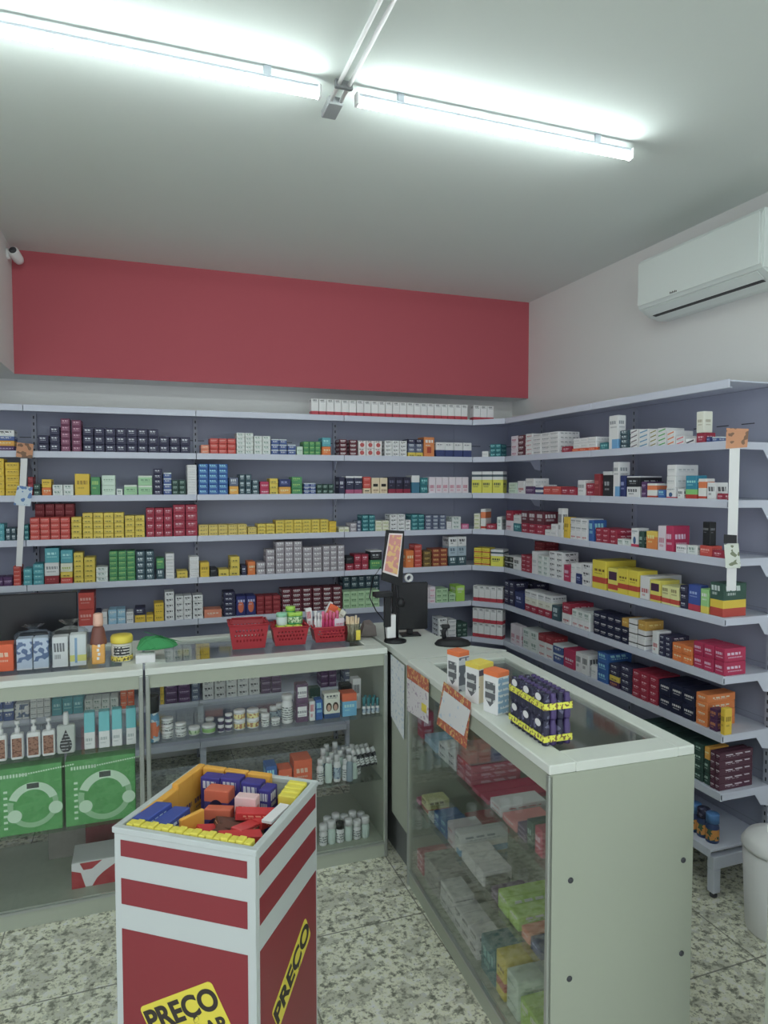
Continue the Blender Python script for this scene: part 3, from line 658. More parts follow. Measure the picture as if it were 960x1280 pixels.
# ------------------------------------------------------------------ bottles, tubs, tubes
def bottle(label, loc, r, h, mat, capmat, labmat=None, neck=.45, caph=.2, pump=False, group=None, rot=0, name='bottle', cat='bottle', sy=1.0, lean=None):
    t = thing(name, label, cat, loc, rot, group)
    if lean: t.rotation_euler = lean
    hb = h*(1-caph)
    MB().lathe([(0, 0), (r*.93, 0), (r, hb*.04), (r, hb*.78), (r*.85, hb*.9), (r*neck, hb*.97), (r*neck, hb), (0, hb)], 14, sy=sy).build('body', mat, t)
    mb = MB()
    rc = r*neck*1.25
    if pump:
        mb.lathe([(0, hb), (rc, hb), (rc, hb+h*caph*.35), (rc*.35, hb+h*caph*.4), (rc*.35, hb+h*caph*.7), (rc*.9, hb+h*caph*.72), (rc*.8, h), (0, h)], 12)
        mb.box(-rc*.5, rc*.5, -rc*2.6, 0, hb+h*caph*.75, hb+h*caph*.95)
    else: mb.lathe([(0, hb-.001), (rc, hb-.001), (rc, h-.002), (rc*.92, h), (0, h)], 12)
    mb.build('cap', capmat, t)
    if labmat: MB().lathe([(r*1.01, hb*.15), (r*1.015, hb*.16), (r*1.015, hb*.68), (r*1.01, hb*.69)], 14, sy=sy).build('label', labmat, t)
    return t
def tub(label, loc, r, h, mat, lidmat, labmat=None, group=None, name='tub', cat='tub'):
    t = thing(name, label, cat, loc, random.uniform(0, 6), group)
    MB().lathe([(0, 0), (r*.92, 0), (r*.96, h*.05), (r*.96, h*.72), (0, h*.72)], 16).build('body', mat, t)
    MB().lathe([(0, h*.7), (r, h*.7), (r, h*.96), (r*.93, h), (0, h)], 16).build('lid', lidmat, t)
    if labmat: MB().lathe([(r*.97, h*.12), (r*.98, h*.13), (r*.98, h*.62), (r*.97, h*.63)], 16).build('label', labmat, t)
    return t
def blob_mat(name, base, ink, scale=90, thr=.55, rough=.5):
    m, nt, b = new_mat(name, rough); N = NT(nt)
    v, x, y, z = N.coords('Object')
    N.l(N.mix(N.math('GREATER_THAN', N.noise(v, scale, 1), thr), base, ink), b.inputs['Base Color']); return m
P_white = M_whpl
def line_mat(name, base, ink, per=.012, duty=.45, xr=.012, xper=.006, rough=.5):
    m, nt, b = new_mat(name, rough); N = NT(nt)
    v, x, y, z = N.coords('Object')
    row = N.math('LESS_THAN', N.math('FRACT', N.math('DIVIDE', N.math('ADD', z, 5.0), per)), duty)
    br = N.math('GREATER_THAN', N.noise(v, 1/xper, 0), .44)
    N.l(N.mix(N.math('MULTIPLY', row, br), base, ink), b.inputs['Base Color']); return m
P_clear = glass_mat('clear_plastic', tint=(.86, .9, .88, 1), refl=.08, rough=.15)
P_mint = plain('mint_plastic', C(176, 196, 186), .4)
P_teal = plain('teal_plastic', C(50, 130, 140), .4)
P_blue = plain('blue_plastic', C(60, 110, 170), .4)
P_yel = plain('yellow_plastic', C(224, 190, 40), .4)
P_red = plain('red_plastic', C(178, 36, 46), .4)
P_green = plain('green_plastic', C(40, 150, 90), .4)
P_grey = plain('grey_plastic', C(120, 124, 126), .5)
P_purp = plain('purple_plastic', C(70, 54, 110), .4)
P_orange = plain('orange_plastic', C(226, 100, 46), .4)
L_brown = blob_mat('brown_floral_label', C(150, 96, 72), C(110, 60, 44), 120)
L_green = blob_mat('pale_green_label', C(170, 190, 150), C(80, 130, 70), 90)
L_yellow = blob_mat('yellow_label', C(210, 196, 120), C(170, 110, 60), 90)
L_dark = line_mat('dark_print_label', C(190, 194, 190), C(70, 74, 84), .011, .42)
L_blue = blob_mat('blue_grey_label', C(150, 170, 184), C(90, 110, 140), 90)

def slot(px, y_base, yplane, z):
    """position on a shelf of height z: image column px on the plane y = yplane"""
    p = at_y(px, y_base, yplane); return Vector((p.x, yplane, z))
def span(px0, px1, yplane, y=900): return at_y(px1, y, yplane).x-at_y(px0, y, yplane).x
def hgt(px, ytop, yplane, z): return at_y(px, ytop, yplane).z-z

# left counter, upper glass shelf: four lotion bottles
yy = YC+.055
zsl = .672
for px0, px1, yt, lab in ((-7, 9, 918, 'white pump lotion bottle cut by the left photo edge'), (14, 30, 916, 'white pump lotion bottle with brown label, second from left edge'),
                          (34, 51, 914, 'white pump lotion bottle with brown label, in the middle of the row'), (53, 69.5, 912, 'white pump lotion bottle with brown label beside the black-labelled bottle')):
    w = span(px0, px1, yy); hb = hgt((px0+px1)/2, yt, yy, zsl); p = slot((px0+px1)/2, 930, yy, zsl)
    t = thing('lotion_bottle', lab, 'bottle', p, 0, 'white lotion bottles with brown labels')
    MB().box(-w/2, w/2, -.018, .018, 0, hb, .008, 3).build('body', P_white, t)
    MB().box(-w*.38, w*.38, -.0192, -.0178, hb*.12, hb*.84).build('label', L_brown, t)
    mb = MB(); mb.lathe([(0, hb-.001), (.010, hb-.001), (.010, hb+.02), (.004, hb+.022), (.004, hb+.036), (.010, hb+.037), (.010, hb+.05), (0, hb+.05)], 12); mb.build('pump', P_white, t)
# clear bottle with black drop label
p = slot(83, 930, yy, zsl); w = span(72, 95, yy); hb = hgt(83, 905, yy, zsl)
t = thing('clear_bottle', 'clear squat bottle with black drop-shaped label and white cap on left counter shelf', 'bottle', p)
MB().box(-w/2, w/2, -.018, .018, 0, hb, .01, 3).build('body', plain('milky_plastic', C(168, 174, 168), .3), t)
dr = [(.0, .95), (.1, .8), (.24, .62), (.38, .42), (.42, .25), (.34, .08), (.18, .0), (-.18, .0), (-.34, .08), (-.42, .25), (-.38, .42), (-.24, .62), (-.1, .8)]
MB().prism([(x*w*.8, z*hb*.82+hb*.08) for x, z in dr], 0, .0015, Matrix(((1, 0, 0, 0), (0, 0, -1, -.0182), (0, 1, 0, 0), (0, 0, 0, 1)))).build('label', line_mat('black_drop_label', C(44, 46, 52), C(150, 154, 156), .013, .3), t)
MB().lathe([(0, hb-.002), (.011, hb-.002), (.011, hb+.03), (.009, hb+.05), (0, hb+.05)], 14).build('cap', P_white, t)
FL = Frame(.0, YC+.03, 0)
for i, (a, b_, yt) in enumerate(((104, 118.5, 891), (122.5, 137, 889), (139, 152.5, 886.5), (157, 170, 885))):
    put_run(FL, zsl, 'left counter upper glass shelf', a, b_, 1, 1, yt, 'tlw', depth=.04, back=.02, name='toothpaste_carton', near=('leftmost of four upright', 'second of four upright', 'third of four upright', 'rightmost of four upright')[i], noun='carton')
# two green bathroom scale boxes on lower glass shelf
M_scalebox = blob_mat('green_box_print', C(66, 150, 70), C(74, 158, 78), 20, .5)
def ring_sector(r0, r1, a0, a1, n=24):
    o = [(r1*cos(a0+(a1-a0)*i/n), r1*sin(a0+(a1-a0)*i/n)) for i in range(n+1)]
    return o+[(r0*cos(a1-(a1-a0)*i/n), r0*sin(a1-(a1-a0)*i/n)) for i in range(n+1)]
FACE = lambda y: Matrix(((1, 0, 0, 0), (0, 0, -1, y), (0, 1, 0, 0), (0, 0, 0, 1)))
zl = .365
M_sc1 = plain('pale_green_print', C(128, 178, 128), .5); M_sc2 = plain('mint_print', C(176, 206, 176), .5); M_sc3 = plain('dial_print', C(60, 70, 66), .5)
for px0, px1, yt, lab in ((-6, 79, 958, 'green bathroom scale box at left on lower glass shelf, cut by photo edge'), (82, 171, 947, 'green bathroom scale box with ring-shaped dial picture beside the white frame')):
    yq = YC+.04; w = span(px0, px1, yq, 1000)*.985; p = slot((px0+px1)/2, 1000, yq, zl); h = min(.285, hgt((px0+px1)/2, yt, yq, zl))
    t = thing('scale_box', lab, 'box', p, 0, 'green scale boxes')
    MB().box(-w/2, w/2, 0, .12, 0, h, .002).build('carton', M_scalebox, t)
    R0 = w*.385
    mb = MB(); mb.prism([(x+w*.06, z+h*.42) for x, z in ring_sector(R0*.68, R0, radians(18), radians(160))], 0, .0008, FACE(-.0005)); mb.build('printed_ring', M_sc2, t)
    mb = MB(); mb.prism([(x+w*.06, z+h*.42) for x, z in ring_sector(R0*.78, R0*1.0, radians(166), radians(378))], 0, .0008, FACE(-.0005)); mb.mi = 1
    mb.build('printed_ring_shadow', [M_sc1], t)  # lower arc of the ring, printed in a deeper green
    MB().box(w*.06-.022, w*.06+.022, -.0018, -.0012, h*.42+R0*.74, h*.42+R0*.96).build('printed_display', M_sc3, t)
    mb = MB()
    for cx_, cz_, rr in ((w*.40, h*.34, .026), (w*-.22, h*.28, .026)): mb.prism([(cx_+rr*cos(a*pi/10), cz_+rr*sin(a*pi/10)) for a in range(20)], 0, .001, FACE(-.0005))
    mb.build('printed_feet', M_sc2, t)
    mb = MB()
    for i in range(9): mb.box(-w*.42+i*.011, -w*.42+i*.011+.007, -.0009, -.0004, h*.86, h*.86+.014)
    for i in range(22): mb.box(-w*.12+i*.009, -w*.12+i*.009+.006, -.0009, -.0004, h*.875+i*.0008, h*.875+.006+i*.0008)
    for i in range(7): mb.box(-w*.38, -w*.38+.014, -.0009, -.0004, h*(.1+.09*i), h*(.1+.09*i)+.009)
    mb.build('printed_lettering', M_sc2, t)
# bottom of left counter: white and red box, dark red bag behind
p = slot(118, 1080, YC+.08, ZD); w = span(89, 146, YC+.08, 1090)
t = thing('red_white_carton', 'white and red patterned carton lying on the left counter floor', 'box', p)
hh = hgt(110, 1077, YC+.08, ZD)
MB().box(-w/2, w/2, 0, .16, 0, hh, .002).build('carton', M_paper, t)
mb = MB()
mb.prism([(-w*.5, 0), (-w*.2, 0), (-w*.3, hh*.6), (-w*.5, hh*.72)], 0, .001, FACE(-.0005)); mb.prism([(-.01, 0), (w*.5, 0), (w*.5, hh*.8), (w*.2, hh*.5), (.01, hh*.3)], 0, .001, FACE(-.0005))
mb.prism([(-w*.32, hh*.98), (-w*.24, hh*.7), (-.01, hh*.7), (.03, hh*.98)], 0, .001, FACE(-.0005))
mb.build('printed_shapes', P_red, t)
tag(MB().box(0, .17, 0, .05, 0, .17, .004).build('red_folder_box', plain('dull_red_card', C(128, 44, 52), .6), None, slot(107, 1050, 3.30, ZD)), 'dark red carton standing behind the white and red carton', 'box')
tag(MB().box(0, .17, 0, .12, 0, .16, .004).build('support_carton', plain('grey_card', C(120, 116, 108), .8), None, slot(60, 1050, 3.31, ZD)), 'grey carton at the back of the left counter floor', 'box')

# second counter, upper glass shelf
yq = YC+.05; z = ZS1
p = slot(191, 915, yq, z); r = span(183, 200, yq)/2
bottle('orange and blue aerosol can at the left end of the shelf', p, r, hgt(191, 868, yq, z)*.98, blob_mat('blue_can_print', C(80, 140, 180), C(190, 200, 204), 40), M_black, blob_mat('orange_can_print', C(214, 100, 60), C(120, 170, 200), 30, .52), neck=.8, caph=.35, name='aerosol_can', cat='can')
tubs = [(201, 217, 3, 899, L_dark, 'white lidded tub with dark print, next to aerosol can'), (218.5, 233, 2, 905, L_dark, 'white lidded tub with dark print, second stack'),
        (235, 250, 1, 910, L_green, 'low white tub with pale green label'), (252, 270, 1, 908, plain('green_label', C(120, 170, 90), .5), 'white tub with bright green band'),
        (272, 280, 2, 899, plain('violet_label', C(70, 60, 90), .5), 'small dark violet tub'), (281, 290.5, 3, 893, plain('indigo_label', C(74, 66, 100), .5), 'narrow indigo tub'),
        (291.5, 307, 2, 889, L_yellow, 'white tub with yellow label, left stack'), (308, 324, 2, 888, L_yellow, 'white tub with yellow label, right stack'),
        (326, 337, 1, 893, L_dark, 'plain white pot with printed label'), (338.5, 350, 1, 899, L_dark, 'short white pot with printed label')]
for a, b_, n, yt, lm, lab in tubs:
    H = hgt((a+b_)/2, yt, yq, z); h = H/n; rr = span(a, b_, yq)/2*.97
    for k in range(n):
        pp = slot((a+b_)/2, 900, yq+rr, z+h*k)
        tub(lab+(', '+('top' if k == n-1 else 'bottom' if k == 0 else 'middle')+' of its stack' if n > 1 else ''), pp, rr, h*.97, P_white, P_white, lm, group='tubs and pots on the upper glass shelf')
for i, px in enumerate((262, 298, 313, 329, 342, 350)):
    tub(('grey translucent jar in the back row, '+('behind the green-banded tub', 'behind the left yellow-label stack', 'behind the right yellow-label stack', 'behind the plain white pot', 'behind the short white pot', 'next to the tall white bottle')[i]),
        slot(px, 890, yq+.09, z), span(0, 13, yq+.09)/2, hgt(px, 897-i*3.6, yq+.09, z), P_clear if i % 2 else P_grey, P_white, L_blue, group='grey jars in the back row of the upper glass shelf', name='jar', cat='jar')
bottle('tall white bottle left of the purple cartons', slot(359, 890, yq+.03, z), span(352, 366, yq)/2, hgt(359, 868, yq+.03, z), P_white, P_white, L_dark, neck=.8, caph=.15)
F2 = Frame(0, YC+.03, 0)
def one(fr, z, px0, px1, yt, key, where, near, depth=.05, back=.02, yb=None, noun='carton', cat='box', name='carton'):
    return put_run(fr, z, where, px0, px1, 1, 1, yt, key, depth=depth, back=back, yb=yb, near=near, noun=noun, cat=cat, name=name, jit=.4)
WU = 'upper glass shelf behind bin'
one(F2, z, 370, 386, 880, 'pwl', WU, 'lower of two')
one(F2, z, 370, 386, 855, 'pwl', WU, 'upper of two', yb=880)
one(F2, z, 387, 401, 860, 'dgr', WU, 'behind the red-lettered carton', back=.12)
one(F2, z, 387, 394.4, 877, 'wrv', WU, 'right of purple cartons')
one(F2, z, 395, 404, 875, 'blu', WU, 'left of family-photo carton')
o = one(F2, z, 405, 426, 866, 'fac', WU, 'beside light blue carton', name='hair_dye_carton')[0][0]
bb = [v.co for v in o.data.vertices]; ow = max(v.x for v in bb); oh = max(v.z for v in bb)
mb = MB(); mb.mi = 0
for sx_ in (-1, 1):
    mb.mi = 0; mb.prism([(sx_*ow*.42+ow*.36*cos(a*pi/9), oh*.46+oh*.17*sin(a*pi/9)) for a in range(18)], 0, .0008, FACE(-.0004))
    mb.mi = 1; mb.prism([(sx_*ow*.42+ow*.22*cos(a*pi/9), oh*.43+oh*.125*sin(a*pi/9)) for a in range(18)], 0, .0016, FACE(-.0004))
mb.build('printed_portraits', [plain('brown_print', C(70, 50, 40), .5), plain('skin_print', C(190, 150, 125), .5)], o)
one(F2, z, 428, 447, 867, 'lbo', WU, 'right of family-photo carton', depth=.07)
one(F2, z, 426, 440, 855, 'blk', WU, 'behind light blue carton', back=.13)
one(F2, z, 441, 452, 848, 'mlg', WU, 'tall, behind the teal-capped bottles', back=.11)
for i in range(5):
    for j in range(2):
        px = 455+i*5.6
        bottle(f'small white bottle with teal cap, {num(i,5)} from left in the {"front" if j == 0 else "back"} row', slot(px+j*1.5, 890, yq+.015+.035*j, z), .0095, hgt(px, 872, yq+.015, z), P_white, P_teal, L_blue, neck=.6, caph=.5, group='small teal-capped bottles at the right end')
# lower glass shelf behind the bin
z = ZS2; yq = YC+.06
one(F2, z, 332, 347, 958, 'blu', 'lower glass shelf behind bin', 'leftmost', depth=.08)
one(F2, z, 348, 366, 962, 'ros', 'lower glass shelf behind bin', 'right of blue', depth=.08)
one(F2, z, 367, 391, 950, 'ros', 'lower glass shelf behind bin', 'tall, left of white bottles', depth=.1)
k = 0
for j in range(3):
    for i in range(5-(j > 1)):
        px = 400+i*10.6+j*4
        bottle(f'white bottle on lower glass shelf, row {("front","middle","back")[j]}, {num(i,6)} from left', slot(px, 960, yq+.01+.045*j, z), .0175, hgt(px, 950-j*3-(k % 3)*3, yq, z)*1.0, (P_white, P_mint, P_white)[k % 3], P_white, (L_dark, None, L_blue)[k % 3], neck=.6, caph=.22, group='white bottles on the lower glass shelf'); k += 1
bottle('grey-blue bottle with white cap on lower glass shelf', slot(437, 960, yq-.01, z), .016, hgt(437, 943, yq, z), plain('slate_plastic', C(130, 150, 164), .4), P_white, None, neck=.6, caph=.2)
for j in range(2):
    for i in range(5):
        px = 449+i*7-j*8
        pz = slot(px, 950, yq+.0+.05*j, z+.052)
        bottle(f'dark bottle lying with its white cap up, {num(i,5)} in the {"near" if j == 0 else "far"} row', pz+Vector((0, .012*i, -.004*i)), .0125, .085, M_dark, P_white, L_dark, neck=.75, caph=.28, group='dark bottles with white caps', lean=(radians(-24), radians(-18), 0))
# floor of second counter
z = ZD; yq = YC+.07; k = 0
for j in range(2):
    for i in range(6-j):
        px = 404+i*10.5+j*5
        dark = (i == 2 and j == 0)
        bottle(('white bottle with black cap on the bottom deck' if dark else f'white bottle on bottom deck behind bin, {"front" if j == 0 else "back"} row, {num(i,7)} from left'), slot(px, 1040, yq+.05*j, z), .0195, hgt(px, (1030-i*1.4-j*9)-(k % 2)*3, yq+.05*j, z), (P_white, P_mint)[k % 2], M_black if dark else P_white, (L_dark, None)[k % 2], neck=.8, caph=.3, group=None if dark else 'white bottles on the bottom deck'); k += 1
for i, px in enumerate((300, 320, 345, 370)):
    tub(('pale tub on the bottom deck hidden partly by the bin, '+num(i, 4)+' from left'), slot(px, 1060, yq+.02, z), .026, .07, P_mint, P_white, None, group='pale tubs on the bottom deck')

# ---- inside the right counter --------------------------------------------------
FX = Frame(1.085, 2.72, RC_A)
WX = 'right counter upper shelf'
def X(z, where, px0, px1, cols, rows, yt, key, near, **k):
    k.setdefault('back', .035); k.setdefault('depth', .12)
    put_run(FX, z, where, px0, px1, cols, rows, yt, key, near=near, jit=.6, **k)
X(ZS1, WX, 512, 520, 1, 3, 905, 'dte', 'farthest end')
X(ZS1, WX, 521, 528, 1, 1, 888, 'crl', 'tall, right of deep teal', depth=.05)
X(ZS1, WX, 529, 545, 2, 3, 925, 'skb', 'right of tall crimson', depth=.1)
X(ZS1, WX, 531, 543, 2, 1, 905, 'pnk', 'behind pale blue', back=.2, depth=.05)
X(ZS1, WX, 547, 568, 2, 2, 936, 'wbk', 'left of rose pink', depth=.12)
X(ZS1, WX, 570, 588, 2, 3, 951, 'rpk', 'right of white black-print', depth=.2)
X(ZS1, WX, 571, 587, 1, 1, 934, 'gry', 'on top of rose pink', yb=951, depth=.2)
X(ZS1, WX, 589, 609, 2, 2, 992, 'crl', 'flat, in the middle', depth=.26)
X(ZS1, WX, 611, 625, 1, 2, 1003, 'wrd', 'right of flat crimson', depth=.17)
X(ZS1, WX, 626, 644, 1, 1, 1024, 'prd', 'in front of the fascia', depth=.14)
X(ZS1, WX, 645, 656, 1, 3, 1032, 'pur', 'near the end panel', depth=.14)
X(ZS1, WX, 657, 665, 1, 1, 1026, 'dgr', 'right of purple', depth=.14)
X(ZS1, WX, 666.5, 676, 1, 1, 1035, 'crl', 'against the end panel', depth=.16)
WX = 'right counter lower shelf'
X(ZS2, WX, 514, 524, 1, 1, 995, 'pnk', 'farthest end', depth=.06)
X(ZS2, WX, 525, 533, 1, 1, 998, 'lyr', 'right of pink', depth=.1)
X(ZS2, WX, 534, 541, 1, 2, 1018, 'wgr', 'right of pale yellow', depth=.08)
X(ZS2, WX, 541.6, 557, 2, 2, 1022, 'blu', 'middle left', depth=.1)
X(ZS2, WX, 558, 566, 1, 2, 1030, 'pnw', 'right of royal blue', depth=.12)
X(ZS2, WX, 567, 574, 1, 1, 1040, 'wtb', 'right of pink and white', depth=.2)
X(ZS2, WX, 575, 603, 3, 5, 1074, 'wht', 'stepped pile in the middle', depth=.11)
X(ZS2, WX, 579, 603, 2, 4, 1062, 'crw', 'behind the white pile', back=.18, depth=.12)
X(ZS2, WX, 604, 611, 1, 1, 1100, 'blk', 'right of the white pile', depth=.08)
X(ZS2, WX, 612, 620, 1, 2, 1112, 'pur', 'left of lime green', depth=.12)
X(ZS2, WX, 621, 634, 1, 1, 1118, 'lim', 'taller of two', depth=.18)
X(ZS2, WX, 634.6, 647, 1, 1, 1140, 'lim', 'lower of two', depth=.18)
X(ZS2, WX, 650, 660, 1, 1, 1162, 'sal', 'right of lime green', depth=.12)
X(ZS2, WX, 661.5, 675, 1, 1, 1178, 'ind', 'against the end panel', depth=.14)
WX = 'right counter bottom deck'
X(ZD, WX, 511, 528, 1, 3, 1060, 'rpk', 'farthest end', depth=.28)
X(ZD, WX, 529, 547, 1, 3, 1078, 'gry', 'right of rose pink', depth=.28)
X(ZD, WX, 549, 566, 2, 2, 1112, 'wgy', 'right of grey', depth=.09)
X(ZD, WX, 566.6, 596, 3, 2, 1150, 'mlg', 'long pile in the middle', depth=.09)
X(ZD, WX, 600, 618, 1, 1, 1178, 'dte', 'tall teal, left of yellow', depth=.12)
X(ZD, WX, 618.8, 630, 1, 1, 1192, 'yrd', 'tall, right of teal', depth=.2)
X(ZD, WX, 631, 646, 1, 2, 1220, 'wlg', 'right of yellow', depth=.2)
X(ZD, WX, 648, 672, 2, 1, 1262, 'lim', 'nearest the end panel', depth=.16)

# ------------------------------------------------------------------ on the left counter
def ontop(px, py): return at_z(px, py, TOPZ)
FT = Frame(0, 3.09, 0)
WT = 'on the left counter top'
put_run(FT, TOPZ, WT, -12, 17, 1, 1, 806, 'ros', depth=.08, near='at photo edge', name='carton')
put_run(FT, TOPZ, WT, 19, 61, 2, 1, 798, 'mlk', depth=.06, near='in a tied bag', name='milk_carton', jit=.3)
put_run(FT, TOPZ, WT, 64, 85, 1, 1, 796, 'mlg', depth=.06, near='left of striped carton', name='milk_carton', jit=.3)
put_run(FT, TOPZ, WT, 86, 108, 1, 1, 793, 'mly', depth=.06, near='left of orange bottle', name='milk_carton', jit=.3)
def bag(label, px0, px1, ytop, knot, tint):
    a0, _ = FT.hit(px0, ytop); a1, _ = FT.hit(px1, ytop); _, zt = FT.hit((px0+px1)/2, ytop); _, zk = FT.hit((px0+px1)/2, knot)
    t = thing('plastic_bag', label, 'bag', FT.pt((a0+a1)/2, .03, TOPZ))
    w = (a1-a0)/2+.004; h = zt-TOPZ+.004; hk = zk-TOPZ
    bm = MB(); rings = []
    prof = [(1.0, .03, .01), (1.01, .038, h*.5), (1.0, .036, h), (.75, .026, h+.012), (.4, .016, h+(hk-h)*.4), (.12, .006, h+(hk-h)*.6), (.3, .02, h+(hk-h)*.8), (.55, .03, hk)]
    rnd = random.Random(px0)
    for sx_, sy_, zz in prof:
        ring = []
        for i in range(20):
            a = 2*pi*i/20; q = 1+rnd.uniform(-.05, .05)*(1 if zz < h else 3)
            cxs = abs(cos(a))**.35*(1 if cos(a) > 0 else -1); sys_ = abs(sin(a))**.35*(1 if sin(a) > 0 else -1)
            ring.append(bm.bm.verts.new((cxs*w*sx_*q, sys_*sy_*q, zz)))
        rings.append(ring)
    for a, b_ in zip(rings, rings[1:]):
        for i in range(20):
            f = bm.bm.faces.new((a[i], a[(i+1) % 20], b_[(i+1) % 20], b_[i])); f.smooth = True
    bm.build('film', glass_mat('bag_film_'+str(int(px0)), tint=tint, refl=.1, rough=.25), t)
bag('clear plastic bag with bluish knot tied around two blue-mottled cartons', 18, 62, 796, 783, (.80, .87, .95, 1))
bag('clear plastic bag tied with a fanned knot around two white cartons', 63, 109, 793, 777, (.93, .95, .95, 1))
# amber bottle with big cap
p = ontop(123, 831); t = thing('honey_bottle', 'orange square bottle with brown shoulder and peach cap', 'bottle', (p.x, p.y+.03, TOPZ))
w = .052
_, z1_ = FT.hit(123, 806); _, z2_ = FT.hit(123, 784); _, z3_ = FT.hit(123, 768)
MB().box(-w/2, w/2, -.025, .025, 0, z1_-TOPZ, .006, 2).build('body', plain('amber_plastic', C(222, 150, 60), .25), t)
MB().lathe([(.034, z1_-TOPZ-.004), (.034, z1_-TOPZ+.01), (.024, z2_-TOPZ-.012), (.018, z2_-TOPZ), (0, z2_-TOPZ)], 16, sy=.75).build('shoulder', plain('brown_plastic', C(120, 66, 54), .3), t)
MB().lathe([(0, z2_-TOPZ), (.019, z2_-TOPZ), (.021, z2_-TOPZ+.012), (.019, z3_-TOPZ-.004), (.012, z3_-TOPZ), (0, z3_-TOPZ)], 16).build('cap', plain('peach_plastic', C(214, 160, 136), .4), t)
mb = MB()
for i in range(4): mb.box(-.006+(i % 2)*.004, .004+(i % 2)*.004, -.0262, -.025, .02+i*.018, .032+i*.018)
mb.build('printed_label', M_paper, t)
# yellow lidded jar
p = ontop(152, 831); a0, _ = FT.hit(138, 810); a1, _ = FT.hit(168, 810); rj = (a1-a0)/2*.96
_, z1_ = FT.hit(152, 796)
t = thing('yellow_lidded_jar', 'round clear jar with yellow lid and black label on left counter', 'jar', (p.x, 3.09+rj, TOPZ)); H = z1_-TOPZ
MB().lathe([(0, 0), (rj*.85, 0), (rj*.92, .006), (rj*.95, H*.5), (rj*.9, H*.74), (0, H*.74)], 24).build('body', plain('pale_jar', C(190, 190, 176), .25), t)
MB().lathe([(0, H*.72), (rj*.98, H*.72), (rj, H*.76), (rj, H*.92), (rj*.9, H), (0, H)], 24).build('lid', P_yel, t)
MB().lathe([(rj*.97, H*.06), (rj*.985, H*.08), (rj*.985, H*.22), (rj*.97, H*.24)], 24).build('base_band', blob_mat('yellow_band_print', C(214, 190, 60), C(90, 80, 40), 120), t)
MB().prism([(rj*.97*cos(a), rj*.97*sin(a)) for a in [radians(-135+i*9) for i in range(11)]]+[(rj*.93*cos(a), rj*.93*sin(a)) for a in [radians(-45-i*9) for i in range(11)]], H*.28, H*.62).build('label', line_mat('black_white_label', C(52, 52, 54), C(200, 200, 190), .012, .4), t)
# green cap-like pouch on a small white box
p = ontop(182, 829)
tag(MB().box(-.04, .04, 0, .07, 0, .035, .002).build('white_carton', M_paper, None, (p.x, p.y, TOPZ)), 'small white carton under the green folded pouch', 'box')
mb = MB()
mb.hull([(-.075, -.02, 0), (-.07, .05, 0), (.0, -.045, 0), (.085, -.035, .004), (.11, -.005, .01), (.07, .06, 0), (-.03, -.02, .048), (.02, -.01, .058), (.05, .0, .045), (-.05, .03, .05), (.02, .05, .04), (.085, .02, .028)])
bmesh.ops.bevel(mb.bm, geom=mb.bm.edges[:], offset=.006, segments=2, affect='EDGES')
tag(mb.build('green_cap', plain('green_cloth', C(44, 140, 72), .8, bump=.2), None, (p.x+.035, p.y+.06, TOPZ+.048)), 'green cloth cap lying on a small white carton between counters', 'cap')

# black flat screen behind the left counter
yM = 3.40
pr = at_y(97, 760, yM); pt_ = at_y(50, 741, yM)
t = thing('flat_screen', 'wide black flat screen standing behind the left counter goods', 'monitor', (pr.x-.45, yM, TOPZ))
MB().box(-.45, .45, -.015, .02, .05, pt_.z-TOPZ, .004).build('panel', M_dkglass, t)
mb = MB(); mb.box(-.03, .03, .0, .02, .01, .06); mb.lathe([(0, 0), (.10, 0), (.10, .008), (.02, .014), (0, .014)], 24, sy=.8); mb.build('stand', M_black, t)

# ------------------------------------------------------------------ red baskets
def basket(label, px0, px1, ytop, ybase, group='red shopping-style baskets on the counter'):
    yb_ = 3.15
    w = span(px0, px1, yb_, 800); p = at_y((px0+px1)/2, ybase, yb_); h = at_y((px0+px1)/2, ytop, yb_).z-TOPZ
    t = thing('plastic_basket', label, 'basket', (p.x, yb_, TOPZ), radians(-4), group)
    d = .13; k = .82
    mb = MB(); bm = mb.bm
    def wallq(p0, p1, q0, q1, nx, nz, holes):
        V = [[bm.verts.new(p0.lerp(p1, i/nx).lerp(q0.lerp(q1, i/nx), j/nz)) for i in range(nx+1)] for j in range(nz+1)]
        for j in range(nz):
            for i in range(nx):
                if holes and j in (3, 5, 7) and (i+j//2) % 2 == 0 and 1 < i < nx-2: continue
                bm.faces.new((V[j][i], V[j][i+1], V[j+1][i+1], V[j+1][i]))
    c0 = [Vector((sx_*w/2*k, .01+(sy_*d*k if sy_ else 0), .0)) for sx_, sy_ in ((-1, 0), (1, 0), (1, 1), (-1, 1))]
    c1 = [Vector((sx_*w/2, -.006+(sy_*(d+.02) if sy_ else 0), h)) for sx_, sy_ in ((-1, 0), (1, 0), (1, 1), (-1, 1))]
    for i in range(4): wallq(c0[i], c0[(i+1) % 4], c1[i], c1[(i+1) % 4], 21 if i % 2 == 0 else 15, 10, True)
    bm.faces.new([bm.verts.new(c) for c in reversed(c0)])
    bmesh.ops.remove_doubles(bm, verts=bm.verts, dist=1e-5)
    o = mb.build('tray', P_red, t); md = o.modifiers.new('thick', 'SOLIDIFY'); md.thickness = .0025
    mb = MB(); e = .006
    for i in range(4):
        a, b_ = c1[i], c1[(i+1) % 4]; mb.tube([a, b_], .0045, 6)
    mb.build('rim', P_red, t)
    # folded handle lying back along the rim
    mb = MB(); mb.tube([(-w*.44, .02, h+.004), (-w*.40, .11, h+.012), (w*.40, .11, h+.012), (w*.44, .02, h+.004)], .0035, 6); mb.build('handle', P_red, t)
    return Vector((p.x, yb_, TOPZ)), w, h
b1 = basket('red perforated basket at left, empty-looking, on the counter behind the bin', 287, 336, 781, 812)
